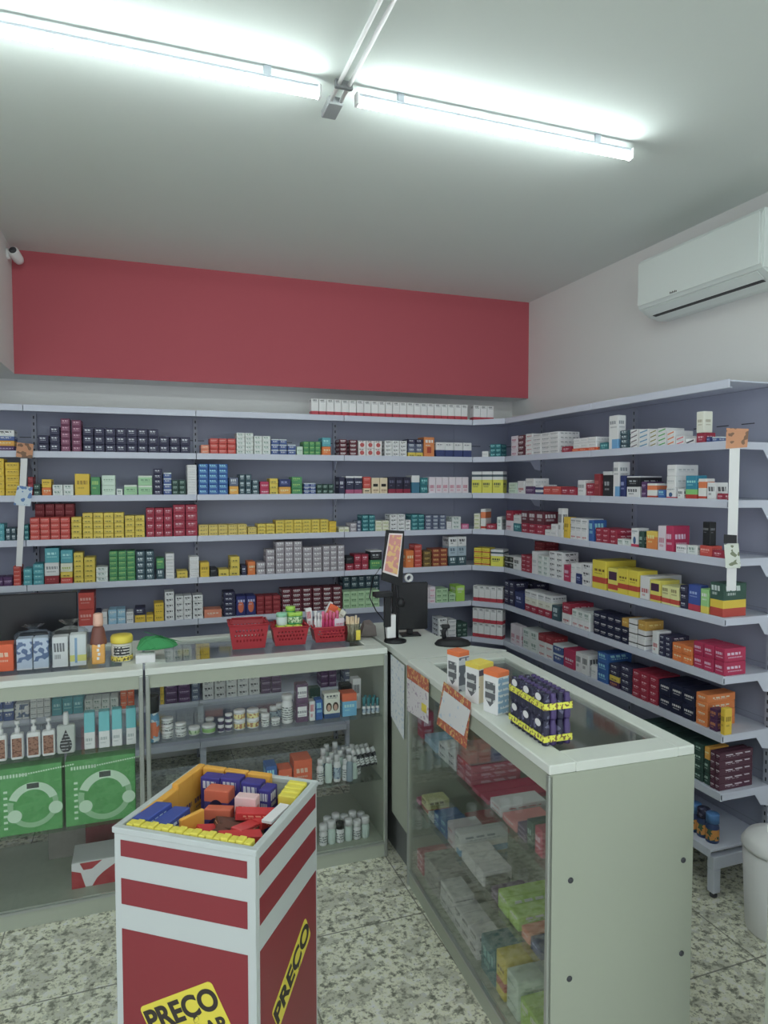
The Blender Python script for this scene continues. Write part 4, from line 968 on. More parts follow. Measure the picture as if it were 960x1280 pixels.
b2 = basket('red perforated basket in the middle holding green packs and a white jar', 341, 386, 784, 807)
b3 = basket('red perforated basket at right holding magenta tubes and cartons', 392, 437, 784, 804)
def prop(name, label, cat, mb, mats, loc, rot=0): return tag(mb.build(name, mats, None, loc, rot), label, cat)
q, w, h = b2
prop('snack_pack', 'flat yellow-green pack lying across the middle red basket', 'packet', MB().box(-.06, .06, -.035, .035, 0, .016, .006, 2), blob_mat('lime_pack', C(196, 204, 60), C(120, 160, 40), 60), (q.x, q.y+.05, TOPZ+h*.86), .1)
tub('white-green mint jar standing in the middle red basket', (q.x-.033, q.y+.05, TOPZ+h*.86+.017), .027, .058, P_mint, plain('jade_plastic', C(120, 190, 150), .4), None, name='mint_jar', cat='jar')
for i in range(3):
    tub('green lidded sweet tub in middle red basket, '+('left', 'right', 'rear')[i]+' one', (q.x+.018+.03*(i % 2), q.y+.06+.03*(i//2), TOPZ+h*.86+.017+.012*(i == 2)), .024, .055+.012*(i == 2), P_green, plain('lime_lid', C(150, 200, 60), .4), L_green, name='sweet_tub', cat='tub', group='green sweet tubs')
q, w, h = b3
for i in range(5):
    bottle(f'magenta tube standing in the right red basket, {num(i,5)} from left', (q.x-.03+i*.018, q.y+.045, TOPZ+.03), .0085, .115-(i % 2)*.008, plain('magenta_plastic%d' % i, C(196, 40, 96), .35), plain('pink_cap%d' % i, C(220, 90, 130), .4), None, neck=.75, caph=.3, group='magenta tubes in the right basket', name='tube', cat='tube')
for i in range(3):
    bottle(f'white tube standing in the right red basket, {num(i,3)} from left', (q.x-.067+i*.016, q.y+.05, TOPZ+.03), .008, .12-.01*i, P_white, P_white, None, neck=.7, caph=.25, group='white tubes in the right basket', name='tube', cat='tube')
def tilt(name, label, cat, key, w, d, h, loc, rx, ry, rz):
    return tag(link(name, carton_mesh(w, d, h, key), None, loc, (rx, ry, rz)), label, cat)
tilt('carton', 'white and red carton leaning at the left of the right basket', 'box', 'wrv', .03, .02, .10, (q.x-.085, q.y+.075, TOPZ+.06), 0, radians(-6), 0)
tilt('carton', 'red orange carton leaning over the magenta tubes', 'box', 'ros', .045, .02, .10, (q.x-.005, q.y+.085, TOPZ+.075), 0, radians(28), 0)
tilt('carton', 'orange carton leaning right behind the magenta tubes', 'box', 'oye', .04, .02, .09, (q.x+.02, q.y+.11, TOPZ+.07), 0, radians(38), 0)
tilt('carton', 'cream carton tilted above the purple-white carton', 'box', 'crm', .03, .02, .06, (q.x+.055, q.y+.08, TOPZ+.085), 0, radians(36), 0)
tilt('carton', 'pink and white carton at the right rim of the right basket', 'box', 'pnw', .05, .03, .045, (q.x+.05, q.y+.03, TOPZ+.062), 0, 0, 0)
tilt('carton', 'long white carton pointing up from the right basket', 'box', 'wht', .016, .016, .13, (q.x-.035, q.y+.10, TOPZ+.065), 0, radians(30), 0)
# pot of sticks
p = ontop(440, 803); t = thing('stick_pot', 'clear pot of beige sticks with yellow tag at the counter end', 'pot', (p.x+.01, p.y+.03, TOPZ))
MB().lathe([(0, 0), (.036, 0), (.042, .09), (.040, .09), (.034, .003), (0, .003)], 20).build('pot', P_clear, t)
rnd = random.Random(3); M_stick = plain('beige_wafer', C(206, 180, 140), .7)
for i in range(16):
    a = i*2.4; r_ = .026*math.sqrt((i+.5)/16)
    MB().tube([(r_*cos(a)*.9, r_*sin(a)*.9, .004), (r_*cos(a)*1.35, r_*sin(a)*1.35, .10+rnd.uniform(0, .03))], .005, 6).build('stick', M_stick, t)
MB().box(.008, .03, -.0405, -.038, .012, .06).build('tag', P_yel, t)
# crumpled grey bag
mb = MB(); rnd = random.Random(5)
mb.hull([(rnd.uniform(-.05, .05)*(1-.5*zz), rnd.uniform(-.03, .03), zz*.085) for zz in [i/40 for i in range(41)]])
prop('crumpled_bag', 'crumpled grey-brown bag between stick pot and card stand', 'bag', mb, plain('grey_film', C(110, 100, 96), .4), ontop(465, 800)+Vector((0, .06, 0)))

# ------------------------------------------------------------------ card stand, monitor, scanner on the corner
p = ontop(494, 802); t = thing('poster_stand', 'black desk stand with round base holding a small pink printed card', 'stand', (p.x, p.y, TOPZ))
dist = p.y
def zz_(py): return at_y(490, py, p.y).z-TOPZ
def xx_(px, py=740): return at_y(px, py, p.y).x-p.x
MB().lathe([(0, 0), (.055, 0), (.055, .008), (.02, .014), (.010, .02), (0, .02)], 24).build('base', M_black, t)
MB().tube([(0.01, 0, .015), (.012, 0, zz_(745)), (.0, .0, zz_(715))], .0075, 10).build('pole', M_black, t)
def quad_plate(pts, th, y):  # pts as px corners on plane y offset
    return [(xx_(a, b_), zz_(b_)) for a, b_ in pts]
MB().prism(quad_plate([(476, 724), (502, 734), (504, 664), (482, 662)], 0, 0), 0, .012, FACE(-.002)).build('holder', M_black, t)
MB().prism(quad_plate([(477, 714), (496, 721), (502, 667), (485, 666)], 0, 0), 0, .002, FACE(-.0145)).build('card', plain('pink_card_border', C(206, 190, 190), .6), t)
MB().prism(quad_plate([(479, 712), (495, 718), (500.5, 669), (486, 668)], 0, 0), 0, .001, FACE(-.0168)).build('card_picture', blob_mat('pink_yellow_print', C(196, 120, 112), C(206, 160, 96), 45, .54), t)
mb = MB(); mb.box(xx_(467), xx_(489), -.03, .02, zz_(745), zz_(739), .003); mb.lathe([(0, 0), (.018, .0), (.022, .02), (.014, .04), (0, .04)], 14, Matrix.Translation((xx_(499), -.02, zz_(758)))); mb.box(xx_(480), xx_(488), -.015, .01, zz_(783), zz_(745), .004)
mb.build('clamp', M_black, t)
MB().tube([(xx_(476, 720), 0, zz_(708)), (xx_(466), .0, zz_(722)), (xx_(462), .0, zz_(745)), (xx_(470), .0, zz_(762)), (xx_(480), .0, zz_(775)), (xx_(482), .0, zz_(800))], .003, 6).build('cable', M_black, t)
MB().box(xx_(483), xx_(494), -.012, .02, zz_(797), zz_(768), .004, 2).build('white_reader', P_white, t)
# monitor
p = ontop(520, 798); t = thing('monitor', 'dark flat monitor at the corner of the counters behind the card stand', 'monitor', (p.x, p.y+.08, TOPZ), radians(-10))
MB().box(-.095, .09, -.012, .012, .03, .27, .004).build('screen', M_dkglass, t)
mb = MB(); mb.box(-.05, .05, -.04, .04, 0, .008, .002); mb.box(-.015, .015, .0, .02, .008, .06); mb.build('stand', M_black, t)
prop('tape_roll', 'white roll of tape on the corner monitor edge', 'tape', MB().lathe([(.012, -.008), (.022, -.008), (.022, .008), (.012, .008), (.012, -.008)], 20, Matrix.Rotation(pi/2, 4, 'X')), M_whpl, (p.x-.01, p.y+.075, TOPZ+.275+.019))
# scanner
p = ontop(566, 806); t = thing('desk_scanner', 'low black rounded scanner base with upright neck on white corner top', 'scanner', (p.x, p.y, TOPZ), radians(-20))
MB().lathe([(0, 0), (.085, 0), (.088, .008), (.075, .022), (.04, .034), (0, .036)], 24, sy=.6).build('base', M_black, t)
mb = MB(); mb.tube([(-.04, 0, .03), (-.045, 0, .06), (-.035, 0, .085)], .012, 10); mb.box(-.055, -.015, -.012, .012, .08, .098, .004); mb.build('neck', M_black, t)

# ------------------------------------------------------------------ things on the right counter
def rc_box(name, label, px, py, w, d, h, key, topmat, sidemat=None, rot=radians(20)):
    p = at_z(px, py, TOPZ)
    t = thing(name, label, 'box', (p.x, p.y, TOPZ), RC_A+rot, 'glucose meter cartons standing in a row')
    # local x runs towards the camera, local y away from the aisle; px,py is the near front bottom corner
    MB().box(-w, 0, 0, d, 0, h*.88, .0015).build('carton', smat(key), t)
    MB().box(-w-.0006, .0006, -.0006, d+.0006, h*.88, h, .0015).build('flap_top', topmat, t)
    mb = MB(); sh = [(-.42, .9), (.42, .9), (.42, .3), (0, .06), (-.42, .3)]
    mb.prism([(-w/2+x*w, zz*h*.8+h*.06) for x, zz in sh], 0, .0008, FACE(-.0004)); mb.mi = 1
    mb.prism([(-w/2+x*w*.82, zz*h*.68+h*.12) for x, zz in sh], 0, .0016, FACE(-.0004))
    mb.build('printed_shield', [M_paper, line_mat('shield_print', C(88, 90, 94), C(170, 174, 172), .03, .35, xper=.02)], t)
    if sidemat: MB().box(-.0004, .0010, .002, d-.002, .004, h*.86).build('side_print', sidemat, t)
    return t
S('mtr', 'red-based white', (206, 206, 200), (90, 90, 100), (.4, .9), .58, bands=((0, .3, (170, 60, 60)),))
rc_box('meter_carton', 'white carton with orange top and shield, farthest on the glass top', 573, 866, .062, .055, .150, 'mtr', P_orange, line_mat('grey_side', C(96, 102, 114), C(180, 184, 190), .05, .5, xper=.03))
rc_box('meter_carton', 'white carton with yellow top standing between the two orange-topped ones', 598, 881, .066, .075, .140, 'mtr', plain('yellow_card', C(224, 186, 50), .5), line_mat('cream_side', C(200, 184, 150), C(80, 70, 86), .06, .4, xper=.03))
rc_box('meter_carton', 'white carton with orange top, nearest to the purple pack stack', 622, 895, .066, .055, .145, 'mtr', P_orange, line_mat('blue_side', C(120, 158, 186), C(190, 200, 206), .02, .4, xper=.012))
# stacked shrink packs of purple bottles with yellow bands
M_navy = blob_mat('navy_pack_print', C(40, 40, 66), C(90, 90, 120), 60, .6)
M_yb = blob_mat('yellow_band_text', C(214, 208, 50), C(120, 90, 40), 110, .56)
M_roundel = plain('white_roundel', C(206, 208, 214), .5)
nr = at_z(680, 934, TOPZ)
for lv in range(2):
    for i in range(3):
        o_ = nr+Vector((cos(RC_A), sin(RC_A), 0))*(-.072*i)
        pl = ('bottom', 'top')[lv]; pn = ('nearest', 'middle', 'farthest')[i]
        t = thing('bottle_pack', f'yellow-banded pack of small purple bottles, {pl} layer, {pn} of three', 'pack', (o_.x, o_.y, TOPZ+.0775*lv), RC_A, 'yellow-banded packs of purple bottles')
        for a in range(3):
            for b_ in range(4):
                MB().lathe([(0, 0), (.0108, 0), (.0115, .004), (.0115, .056), (.0085, .064), (.0085, .075), (0, .075)], 10, Matrix.Translation((-.0125-a*.0235, .0125+b_*.0235, .0005))).build('bottle', P_purp if b_ % 2 else M_navy, t)
        mb = MB(); zb_ = (.012, .030)[lv]
        for x0, x1, y0, y1 in ((-.0715, -.0005, -.0008, .0003), (-.0008, .0003, 0, .0955), (-.0715, -.0005, .0945, .0955), (-.0718, -.0707, 0, .0955)):
            mb.box(x0, x1, y0, y1, zb_, zb_+.020)
        mb.build('band', M_yb, t)
        mb = MB(); mb.prism([(-.036+.016*cos(a*pi/8), .0625+.011*sin(a*pi/8)) for a in range(16)], 0, .0012, FACE(.0004)); mb.build('roundel', M_roundel, t)
# papers taped to the front
def rc_paper(name, label, pts, mat, off, extra=None):
    P = []
    for a, b_ in pts:
        s, zz = FX.hit(a, b_, -off); P.append((s, zz))
    t = thing(name, label, 'paper', FX.pt(0, 0, 0), RC_A)
    MB().prism(P, 0, .0012, FACE(-off)).build('sheet', mat, t)
    for nm, pp, m2 in (extra or []):
        MB().prism([FX.hit(a, b_, -off-.0015) for a, b_ in pp], 0, .0008, FACE(-off-.0015)).build(nm, m2, t)
    return t
M_hdr = blob_mat('orange_header_print', C(186, 84, 60), C(206, 160, 90), 70, .58)
M_note = blob_mat('note_print', C(196, 190, 192), C(160, 140, 160), 60, .62)
rc_paper('notice_card', 'white notice with orange header taped at the far end of right counter glass', [(509, 888), (535.5, 905), (536, 850), (509, 831)], M_note, .004,
         [('header', [(509, 847), (536, 866), (536, 850), (509, 831)], M_hdr), ('yellow_seal', [(527, 888), (533, 892), (533, 882), (527, 878)], P_yel)])
rc_paper('promo_card', 'orange-red bordered card on right counter glass behind the white sheet', [(546, 905), (583, 936), (589, 878), (555, 852)], M_hdr, .003)
rc_paper('white_sheet', 'blank-looking white sheet taped over the orange-red card', [(548, 896), (580, 920), (588, 888), (555, 863)], blob_mat('faint_note', C(206, 216, 220), C(170, 188, 204), 40, .66), .006)
t = thing('paper_sheet', 'long pale paper sheet taped on the white corner panel', 'paper', (1.085, 2.72, 0), math.atan2(.232, .012)-pi)
FQ = Frame(1.097, 2.952, RC_A+radians(-.8))
P = [FQ.hit(a, b_, -.004) for a, b_ in ((489, 895), (505, 925), (505.5, 832), (488.5, 818))]
t.location = FQ.pt(0, 0, 0); t.rotation_euler = (0, 0, FQ.a)
MB().prism(P, 0, .001, FACE(-.004)).build('sheet', blob_mat('pale_list', C(196, 206, 204), C(170, 184, 196), 60, .6), t)

# ------------------------------------------------------------------ promotional bin
BZ = .90; BA = radians(-36); BW, BD = .398, .39
bc = Vector((.197, 1.862, 0))
t = thing('promotional_bin', 'square white bin with red stripes and yellow price badges in the foreground', 'bin', (bc.x, bc.y, 0), BA)
M_bin = plain('glossy_white_board', C(190, 200, 198, 1.15), .35); M_binred = plain('red_vinyl', C(166, 44, 54, 1.0), .4)
mb = MB(); th = .012
for s_ in (-1, 1):
    mb.box(-BW/2, BW/2, s_*(BD/2-th/2)-th/2, s_*(BD/2-th/2)+th/2, 0, BZ, .0015)
    mb.box(s_*(BW/2-th/2)-th/2, s_*(BW/2-th/2)+th/2, -BD/2+th, BD/2-th, 0, BZ, .0015)
mb.build('walls', M_bin, t)
mb = MB(); mb.box(-BW/2-.004, BW/2+.004, -BD/2-.004, -BD/2+.014, BZ-.012, BZ+.004, .002); mb.box(-BW/2-.004, BW/2+.004, BD/2-.014, BD/2+.004, BZ-.012, BZ+.004, .002)
mb.box(-BW/2-.004, -BW/2+.014, -BD/2+.014, BD/2-.014, BZ-.012, BZ+.004, .002); mb.box(BW/2-.014, BW/2+.004, -BD/2+.014, BD/2-.014, BZ-.012, BZ+.004, .002)
mb.build('rim', M_bin, t)
MB().box(-BW/2+th, BW/2-th, -BD/2+th, BD/2-th, BZ-.125, BZ-.115).build('inner_floor', M_bin, t)
mb = MB()
STR = ((.830, .872), (.705, .772), (.03, .640))
for z0, z1 in STR:
    mb.box(-BW/2+.02, BW/2-.022, -BD/2-.0012, -BD/2, z0, z1); mb.box(BW/2, BW/2+.0012, -BD/2+.02, BD/2-.012, z0, z1)
mb.box(-BW/2+th, BW/2-th, BD/2-th-.001, BD/2-th, BZ-.14, BZ-.06)
mb.build('red_stripes', M_binred, t)
M_badge = plain('yellow_vinyl', C(216, 196, 36), .45)
def rrect(w, h, r=.012, n=5):
    pts = []
    for cx_, cy_, a0 in ((w/2-r, h/2-r, 0), (-w/2+r, h/2-r, 90), (-w/2+r, -h/2+r, 180), (w/2-r, -h/2+r, 270)):
        pts += [(cx_+r*cos(radians(a0+i*90/n)), cy_+r*sin(radians(a0+i*90/n))) for i in range(n+1)]
    return pts
def textmesh(txt, size, mat, name, parent, M, bold=.006):
    cu = bpy.data.curves.new(name, 'FONT'); cu.body = txt; cu.size = size; cu.align_x = 'CENTER'; cu.align_y = 'CENTER'; cu.extrude = .0004; cu.offset = bold*size
    tmp = bpy.data.objects.new('tmp', cu); COL.objects.link(tmp)
    dg = bpy.context.evaluated_depsgraph_get(); dg.update()
    me = bpy.data.meshes.new_from_object(tmp.evaluated_get(dg)); bpy.data.objects.remove(tmp)
    me.transform(M); me.materials.clear(); me.materials.append(mat)
    return link(name, me, parent)
def badge(Mf, bw=.235, bh=.155, two=True):
    o = MB().prism(rrect(bw, bh), 0, .001, Mf).build('price_badge', M_badge, t)
    if two:
        textmesh('PREÇO', .073, M_text, 'lettering', o, Mf @ Matrix.Translation((0, .034, .0016)), .034)
        textmesh('POPULAR', .052, M_text, 'lettering', o, Mf @ Matrix.Translation((.0, -.030, .0016)), .034)
    else: textmesh('PREÇO', .078, M_text, 'lettering', o, Mf @ Matrix.Translation((0, .0, .0016)), .034)
Mfront = Matrix.Translation((.010, -BD/2-.0012, .432)) @ Matrix.Rotation(pi/2, 4, 'X') @ Matrix.Rotation(radians(29), 4, 'Z')
badge(Mfront)
Mside = Matrix.Translation((BW/2+.0012, .012, .458)) @ Matrix.Rotation(pi/2, 4, 'Z') @ Matrix.Rotation(pi/2, 4, 'X') @ Matrix.Rotation(radians(27), 4, 'Z')
badge(Mside, .245, .085, False)
Ms2 = Matrix.Translation((BW/2+.0012, .09, .30)) @ Matrix.Rotation(pi/2, 4, 'Z') @ Matrix.Rotation(pi/2, 4, 'X') @ Matrix.Rotation(radians(18), 4, 'Z')
Fz = BZ-.115
Mb = Matrix.Translation(bc) @ Matrix.Rotation(BA, 4, 'Z')
def inbin(name, label, cat, key, w, d, h, x, y, z, rx=0, ry=0, rz=0, group=None, mat=None):
    me = carton_mesh(w, d, h, key)
    o = link(name, me); o.matrix_world = Mb @ Matrix.Translation((x, y, z)) @ Matrix.Rotation(radians(rz), 4, 'Z') @ Matrix.Rotation(radians(ry), 4, 'Y') @ Matrix.Rotation(radians(rx), 4, 'X')
    return tag(o, label, cat, group)
S('obn', 'orange purple-lettered', (232, 150, 40), (70, 50, 110), (.1, .45), .60, tscale=50)
S('pbl', 'blue white-lettered', (52, 72, 160), (170, 190, 230), (.5, .9), .58, tscale=70)
S('ppl', 'indigo wafer-print', (56, 52, 140), (190, 196, 225), (.55, .95), .56, tscale=60)
S('iop', 'indigo ring-print', (60, 54, 128), (200, 120, 90), (.2, .6), .57, bands=((.72, 1.01, (206, 90, 60)),), circ=(.5, .42, .36, (34, 30, 60)))
S('pkw', 'pink red-lettered', (214, 168, 168), (190, 50, 60), (.35, .85), .55, tscale=70)
S('rdp', 'shiny red', (206, 44, 46), (235, 140, 110), (.2, .8), .62, rough=.25)
S('brp', 'brown foil', (96, 60, 48), (190, 150, 110), (.2, .8), .6, rough=.25)
S('yst', 'yellow blue-marked', (226, 196, 50), (60, 60, 60), (.2, .7), .52, tscale=90)
hx, hy = BW/2-th, BD/2-th
# orange boxes along the left wall, standing
for i in range(4):
    inbin('biscuit_carton', f'orange biscuit carton standing along the left bin wall, {num(i,4)} from front', 'box', 'obn', .075, .022, .118+.012*(i > 1), -hx+.024, -hy+.115+i*.072, Fz, rz=-90+180, group='orange biscuit cartons in the bin')
for i in range(3):
    inbin('biscuit_carton', f'orange biscuit carton standing along the rear bin wall, {num(i,3)} from left', 'box', 'obn', .072, .022, .132, -hx+.066+i*.075, hy-.026, Fz, group='orange biscuit cartons in the bin')
for i in range(2):
    inbin('biscuit_pack', f'blue biscuit pack at the left front corner, {("left","right")[i]} one', 'packet', 'pbl', .052, .10, .06, -hx+.036+i*.056, -hy+.034, Fz+.062-.005*i, ry=-6, rz=-4, group='blue biscuit packs')
inbin('biscuit_carton', 'orange biscuit carton standing across the middle of the bin', 'box', 'obn', .075, .012, .118, -hx+.148, -hy+.10, Fz, rz=70)
for i in range(3):
    inbin('wafer_carton', f'indigo wafer carton standing at the rear, {num(i,3)} from left', 'box', 'ppl', .062, .04, .125+.006*(i % 2), -hx+.082+i*.066, hy-.072, Fz, rz=2)
inbin('wafer_carton', 'indigo wafer carton with red top and dark round picture', 'box', 'iop', .075, .045, .118, -hx+.135, hy-.128, Fz+.0, rz=4)
inbin('wafer_carton', 'indigo wafer carton with dark round picture leaning in the middle', 'box', 'iop', .075, .04, .098, -hx+.175, -hy+.165, Fz, rx=-8, rz=12)
inbin('wafer_carton', 'dark indigo wafer carton lying low behind the blue packs', 'box', 'ppl', .08, .06, .07, -hx+.165, -hy+.085, Fz, rz=10)
inbin('soap_carton', 'pink carton with red lettering standing in the middle of the bin', 'box', 'pkw', .062, .035, .125, .055, hy-.158, Fz+.0, rz=6)
inbin('wafer_carton', 'narrow indigo wafer carton right of the pink carton', 'box', 'ppl', .035, .05, .125, .085, hy-.10, Fz, rz=0)
rnd = random.Random(11)
spots = [(-.02, -.13, 8, 30), (.03, -.11, 14, 75), (.075, -.125, 4, -20), (.12, -.12, 10, 40), (.02, -.06, 18, 60), (.07, -.06, 6, 10), (.115, -.05, 14, 85), (.10, .0, 8, 30), (.05, -.02, 20, 50), (.145, .03, 5, 70)]
for i, (x, y, tl, rz) in enumerate(spots):
    key = ('rdp', 'rdp', 'brp')[i % 3] if i not in (3,) else 'rdp'
    inbin('sweet_bar', f'{"shiny red" if key == "rdp" else "brown foil"} sweet bar in the loose pile, {num(i, 10)} from the front', 'packet', key, .11, .035, .022, x, y, Fz+.052+.009*(i % 4), rx=tl*.4, ry=tl, rz=rz, group='sweet bars piled in the bin')
# layer of bars hidden below the visible pile so that nothing floats
for i in range(5):
    inbin('sweet_bar', f'brown foil sweet bar lying flat under the pile, {num(i,5)} from left', 'packet', 'brp', .12, .045, .04, .0+i*.012-.02+.03*(i % 2), -.15+i*.05, Fz, rz=4*i-6, group='sweet bars under the pile')
for i in range(4):
    inbin('mint_carton', f'yellow carton at the right rear corner, {num(i,4)} from the right wall', 'box', 'yst', .055, .02, .125-.003*i, hx-.034, hy-.035-.021*i, Fz+.0, rz=0, group='yellow cartons at the right rear corner')
inbin('card_strip', 'white card lying along the right bin wall', 'box', 'wht', .03, .10, .006, hx-.03, -.05, Fz+.105, rz=-4)
tilt_ = 0
for i in range(17):
    inbin('stick_packet', f'small yellow stick packet in the front row, {num(i,17)} from left', 'packet', 'yst', .0195, .026, .122+.003*(i % 2), -hx+.022+i*.0208, -hy+.004, Fz, group='yellow stick packets in the front row')

# ------------------------------------------------------------------ lights, conduit, air conditioner, camera
def em(name, col, s):
    m = bpy.data.materials.new(name); m.use_nodes = True; nt = m.node_tree
    nt.nodes.remove(nt.nodes['Principled BSDF']); e = nt.nodes.new('ShaderNodeEmission'); e.inputs[0].default_value = col; e.inputs[1].default_value = s
    nt.links.new(e.outputs[0], nt.nodes['Material Output'].inputs[0]); return m
M_tube = em('led_tube_glow', (.90, 1.0, .985, 1), 29)
DROP = .056
def led(label, x0, x1, y):
    t = thing('led_batten', label, 'ceiling light', ((x0+x1)/2, y, ZC), 0, 'LED batten lights on the ceiling')
    L = x1-x0
    mh = plain('batten_housing', C(150, 158, 168), .5)
    MB().box(-L/2, L/2, -.010, .010, -DROP+.012, -DROP+.026, .003).build('housing', mh, t)
    for s_ in (-1, 1):
        MB().box(s_*L*.36-.012, s_*L*.36+.012, -.006, .006, -DROP+.026, 0, .001).build('mounting_clip', mh, t)
        MB().box(s_*L/2-.005, s_*L/2+.005, -.0145, .0145, -DROP-.0145, -DROP+.027, .003).build('end_cap', P_white, t)
    mb = MB(); mb.lathe([(0, -L/2+.004), (.0138, -L/2+.004), (.0138, L/2-.004), (0, L/2-.004)], 16, Matrix.Translation((0, 0, -DROP)) @ Matrix.Rotation(pi/2, 4, 'Y')); mb.build('diffuser', M_tube, t)
yl = at_z(600, 158, ZC-DROP).y
xl0 = at_z(398, 120, ZC-DROP).x; xr0, xr1 = at_z(445, 129, ZC-DROP).x, at_z(797, 190, ZC-DROP).x
led('glowing LED batten on the ceiling at left, running out of the photo', xl0-1.19, xl0, yl)
led('glowing LED batten on the ceiling at right, left of the air conditioner', xr0, xr1, yl)
led('LED batten on the ceiling left, behind the camera', xl0-1.19, xl0, -.35); led('LED batten on the ceiling right, behind the camera', xr0, xr1, -.35)
led('LED batten near the shop front, left', xl0-1.19, xl0, -2.9); led('LED batten near the shop front, right', xr0, xr1, -2.9)  # unseen row added to throw more light on the back wall
pa = at_z(420, 128, ZC-.02)
t = thing('ceiling_conduit', 'pair of pale conduit pipes ending in a small box between the two lights', 'conduit', (pa.x, pa.y, ZC))
for dx in (-.017, .017): MB().tube([(dx, .02, -.014), (dx, -2.9, -.014)], .007, 8).build('pipe', P_white, t)
MB().box(-.026, .026, .0, .10, -.026, 0, .003).build('junction_box', P_grey, t)
mb = MB(); mb.box(-.03, .03, -.10, -.085, -.026, 0, .002); mb.box(-.03, .03, -.9, -.885, -.026, 0, .002); mb.build('clip', P_grey, t)
# air conditioner on right wall (local x along the unit towards the camera, y out of the wall to the aisle is -X world)
ya1 = at_x(797, 388, XR-.2).y; ya0 = at_x(952, 300, XR-.2).y
zt_ = (at_x(795, 325, XR-.2).z+at_x(952, 262, XR-.2).z)/2; zb_ = (at_x(797, 388, XR-.2).z+at_x(950, 333, XR-.2).z)/2
t = thing('air_conditioner', 'white wall-mounted split air conditioner high on the right wall', 'air conditioner', (XR, ya1, zb_), -pi/2)
L = ya1-ya0; h = zt_-zb_
# profile in (depth, z), depth measured into the room = local -y
prof = [(0, -.045), (.06, -.05), (.13, -.035), (.19, .0), (.2, .02), (.2, h-.03), (.185, h), (0, h)]
Mac = Matrix(((0, 0, 1, 0), (-1, 0, 0, 0), (0, 1, 0, 0), (0, 0, 0, 1)))
M_ac = plain('ac_plastic', C(190, 198, 194, 1.5), .35)
MB().prism(prof, 0, L, Mac).build('casing', M_ac, t)
MB().box(.006, L-.006, -.206, -.2, .012, h-.016, .003).build('front_panel', M_ac, t)
MB().prism([(.145, -.033), (.186, -.006), (.188, -.010), (.148, -.037)], .03, L-.03, Mac).build('flap', M_ac, t)
MB().prism([(.125, -.040), (.145, -.036), (.1455, -.0385), (.1255, -.0425)], .05, L-.04, Mac).build('air_slot', M_black, t)
mb = MB()
for i in range(6): mb.box(.235+i*.008, .240+i*.008, -.2066, -.206, .02, .030-(i % 2)*.003)
mb.build('badge', M_text, t)
MB().box(L, L+.006, -.19, -.01, 0, h-.01, .002).build('end_cover', M_ac, t)
# security camera
pc = at_y(21, 324, 4.2)
t = thing('security_camera', 'small white security camera at the top left corner of red wall', 'camera', (XL, 4.16, pc.z+.012))
MB().lathe([(0, 0), (.03, 0), (.03, .012), (.012, .02), (0, .02)], 16, Matrix.Rotation(pi/2, 4, 'Y')).build('mount', P_white, t)
mb = MB(); mb.lathe([(0, -.05), (.022, -.048), (.027, -.03), (.027, .04), (.024, .045), (0, .045)], 18, Matrix.Translation((.045, 0, -.005)) @ Matrix.Rotation(radians(70), 4, 'X') @ Matrix.Rotation(radians(-12), 4, 'Y')); mb.build('body', P_white, t)
MB().lathe([(0, .044), (.019, .044), (.019, .048), (0, .049)], 18, Matrix.Translation((.045, 0, -.005)) @ Matrix.Rotation(radians(70), 4, 'X') @ Matrix.Rotation(radians(-12), 4, 'Y')).build('lens', M_dark, t)

# ------------------------------------------------------------------ hanging strips with cards
def strip(label, fr, off, pts_strip, cards):
    t = thing('hanging_strip', label, 'sign', fr.pt(0, -off, 0), fr.a)
    def q(pp, o): return [fr.hit(a, b_, -off-o) for a, b_ in pp]
    MB().prism(q(pts_strip, 0), 0, .002, FACE(0)).build('strip', M_paper, t)
    for i, (nm, pp, m2) in enumerate(cards): MB().prism(q(pp, .003), 0, .0015, FACE(-.003-.0006*i)).build(nm, m2, t)
M_ocard = blob_mat('orange_leaf_card', C(190, 124, 84), C(120, 84, 60), 32, .58)
strip('white hanging strip with orange card on the left back shelves', FB, .012, [(20, 708), (27.5, 708), (34.5, 573), (26, 573)],
      [('header_card', [(20, 571), (40.5, 573), (42, 555), (21, 553)], M_ocard), ('blue_card', [(17, 631), (38, 633), (41, 609), (22, 607)], blob_mat('blue_card_print', C(180, 194, 206), C(80, 120, 180), 30, .52))])
pp_ = at_x(915, 640, DX-.01); FS = Frame(pp_.x, pp_.y, radians(-45))
strip('white hanging strip with orange card at the end of the right shelves', FS, .0, [(908, 738), (920, 738), (925, 556), (912, 556)],
      [('header_card', [(907, 561), (934, 559), (936, 536), (908, 535)], M_ocard), ('black_tag', [(904.5, 679), (921, 679), (921, 669), (905, 668)], M_black), ('white_card', [(907, 710), (926, 710), (923, 679), (905, 680)], blob_mat('pale_card_print', C(186, 192, 180), C(110, 120, 90), 40, .6))])

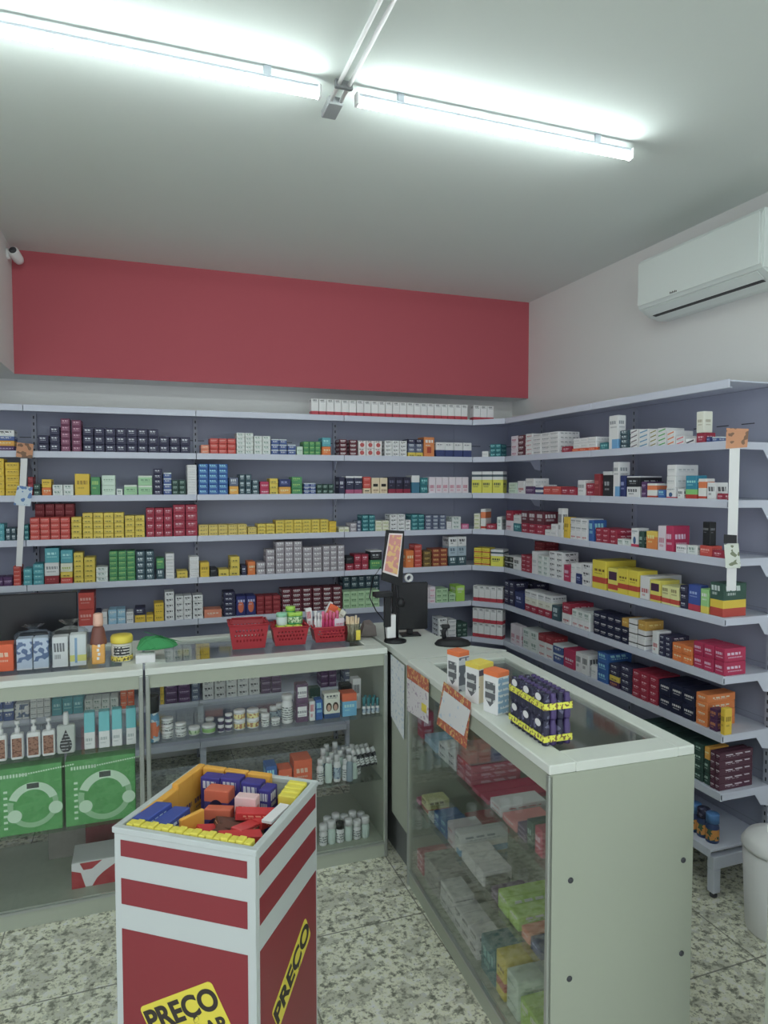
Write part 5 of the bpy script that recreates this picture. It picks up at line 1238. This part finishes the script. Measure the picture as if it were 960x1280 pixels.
# blue bottles on the lowest right shelf
for i in range(5):
    pxs = 884-i*11
    p = FR.pt(FR.hit(pxs, 1030, -.01)[0], .02, BASE_Z)
    bottle('dark blue bottle with orange base on the lowest right shelf, '+('nearest the camera', 'second from the near end', 'third from the near end', 'fourth from the near end', 'fifth from the near end')[i], p, .028, .125, plain('navy_bottle%d' % i, C(40, 60, 110), .35), M_navy if i % 2 else P_blue, blob_mat('orange_base_label%d' % i, C(206, 130, 50), C(60, 90, 60), 60), neck=.8, caph=.3, group='dark blue bottles with orange bases')
# pedal bin by the shelves
pt0 = at_z(955, 1165, 0)
t = thing('waste_bin', 'white round pedal bin at the right photo edge beside the shelving', 'bin', (2.36, 1.93, 0))
MB().lathe([(0, 0), (.118, 0), (.12, .01), (.135, .33), (0, .33)], 32).build('body', P_white, t)
MB().lathe([(0, .332), (.139, .332), (.14, .345), (.12, .375), (.06, .392), (0, .396)], 32).build('lid', P_white, t)
MB().box(-.03, .03, -.15, -.11, .012, .022, .003).build('pedal', M_black, t)
# white cabinet edge at the right photo edge
pe = at_y(955, 1280, 1.25); pz = at_y(955, 1032, 1.25).z
t = thing('white_cabinet', 'white cabinet side panel just entering at the lower right photo edge', 'cabinet', (pe.x, 1.25, 0))
MB().box(0, .45, -.6, 0, .05, pz-.02, .002).build('body', M_white, t)
MB().box(-.004, .455, -.6, .004, pz-.02, pz, .002).build('top', M_top, t)
MB().box(.02, .43, -.58, -.02, 0, .05).build('plinth', M_dark, t)

# ------------------------------------------------------------------ world, camera, view
w = bpy.data.worlds.new('world'); sc.world = w; w.use_nodes = True
bg = w.node_tree.nodes['Background']; bg.inputs[0].default_value = (.86, .92, 1.0, 1); bg.inputs[1].default_value = 1.15
cam = bpy.data.cameras.new('camera'); co = bpy.data.objects.new('camera', cam); COL.objects.link(co)
co.location = (0, 0, HC); co.rotation_euler = (pi/2-PITCH, 0, -YAW)
cam.sensor_fit = 'VERTICAL'; cam.sensor_height = 24; cam.lens = 24*F_/1280; cam.clip_start = .05
sc.camera = co
sc.view_settings.view_transform = 'Standard'; sc.view_settings.look = 'None'; sc.view_settings.gamma = 1
sc.view_settings.use_curve_mapping = False; sc.view_settings.exposure = 0.24
print('cartons', NBOX)
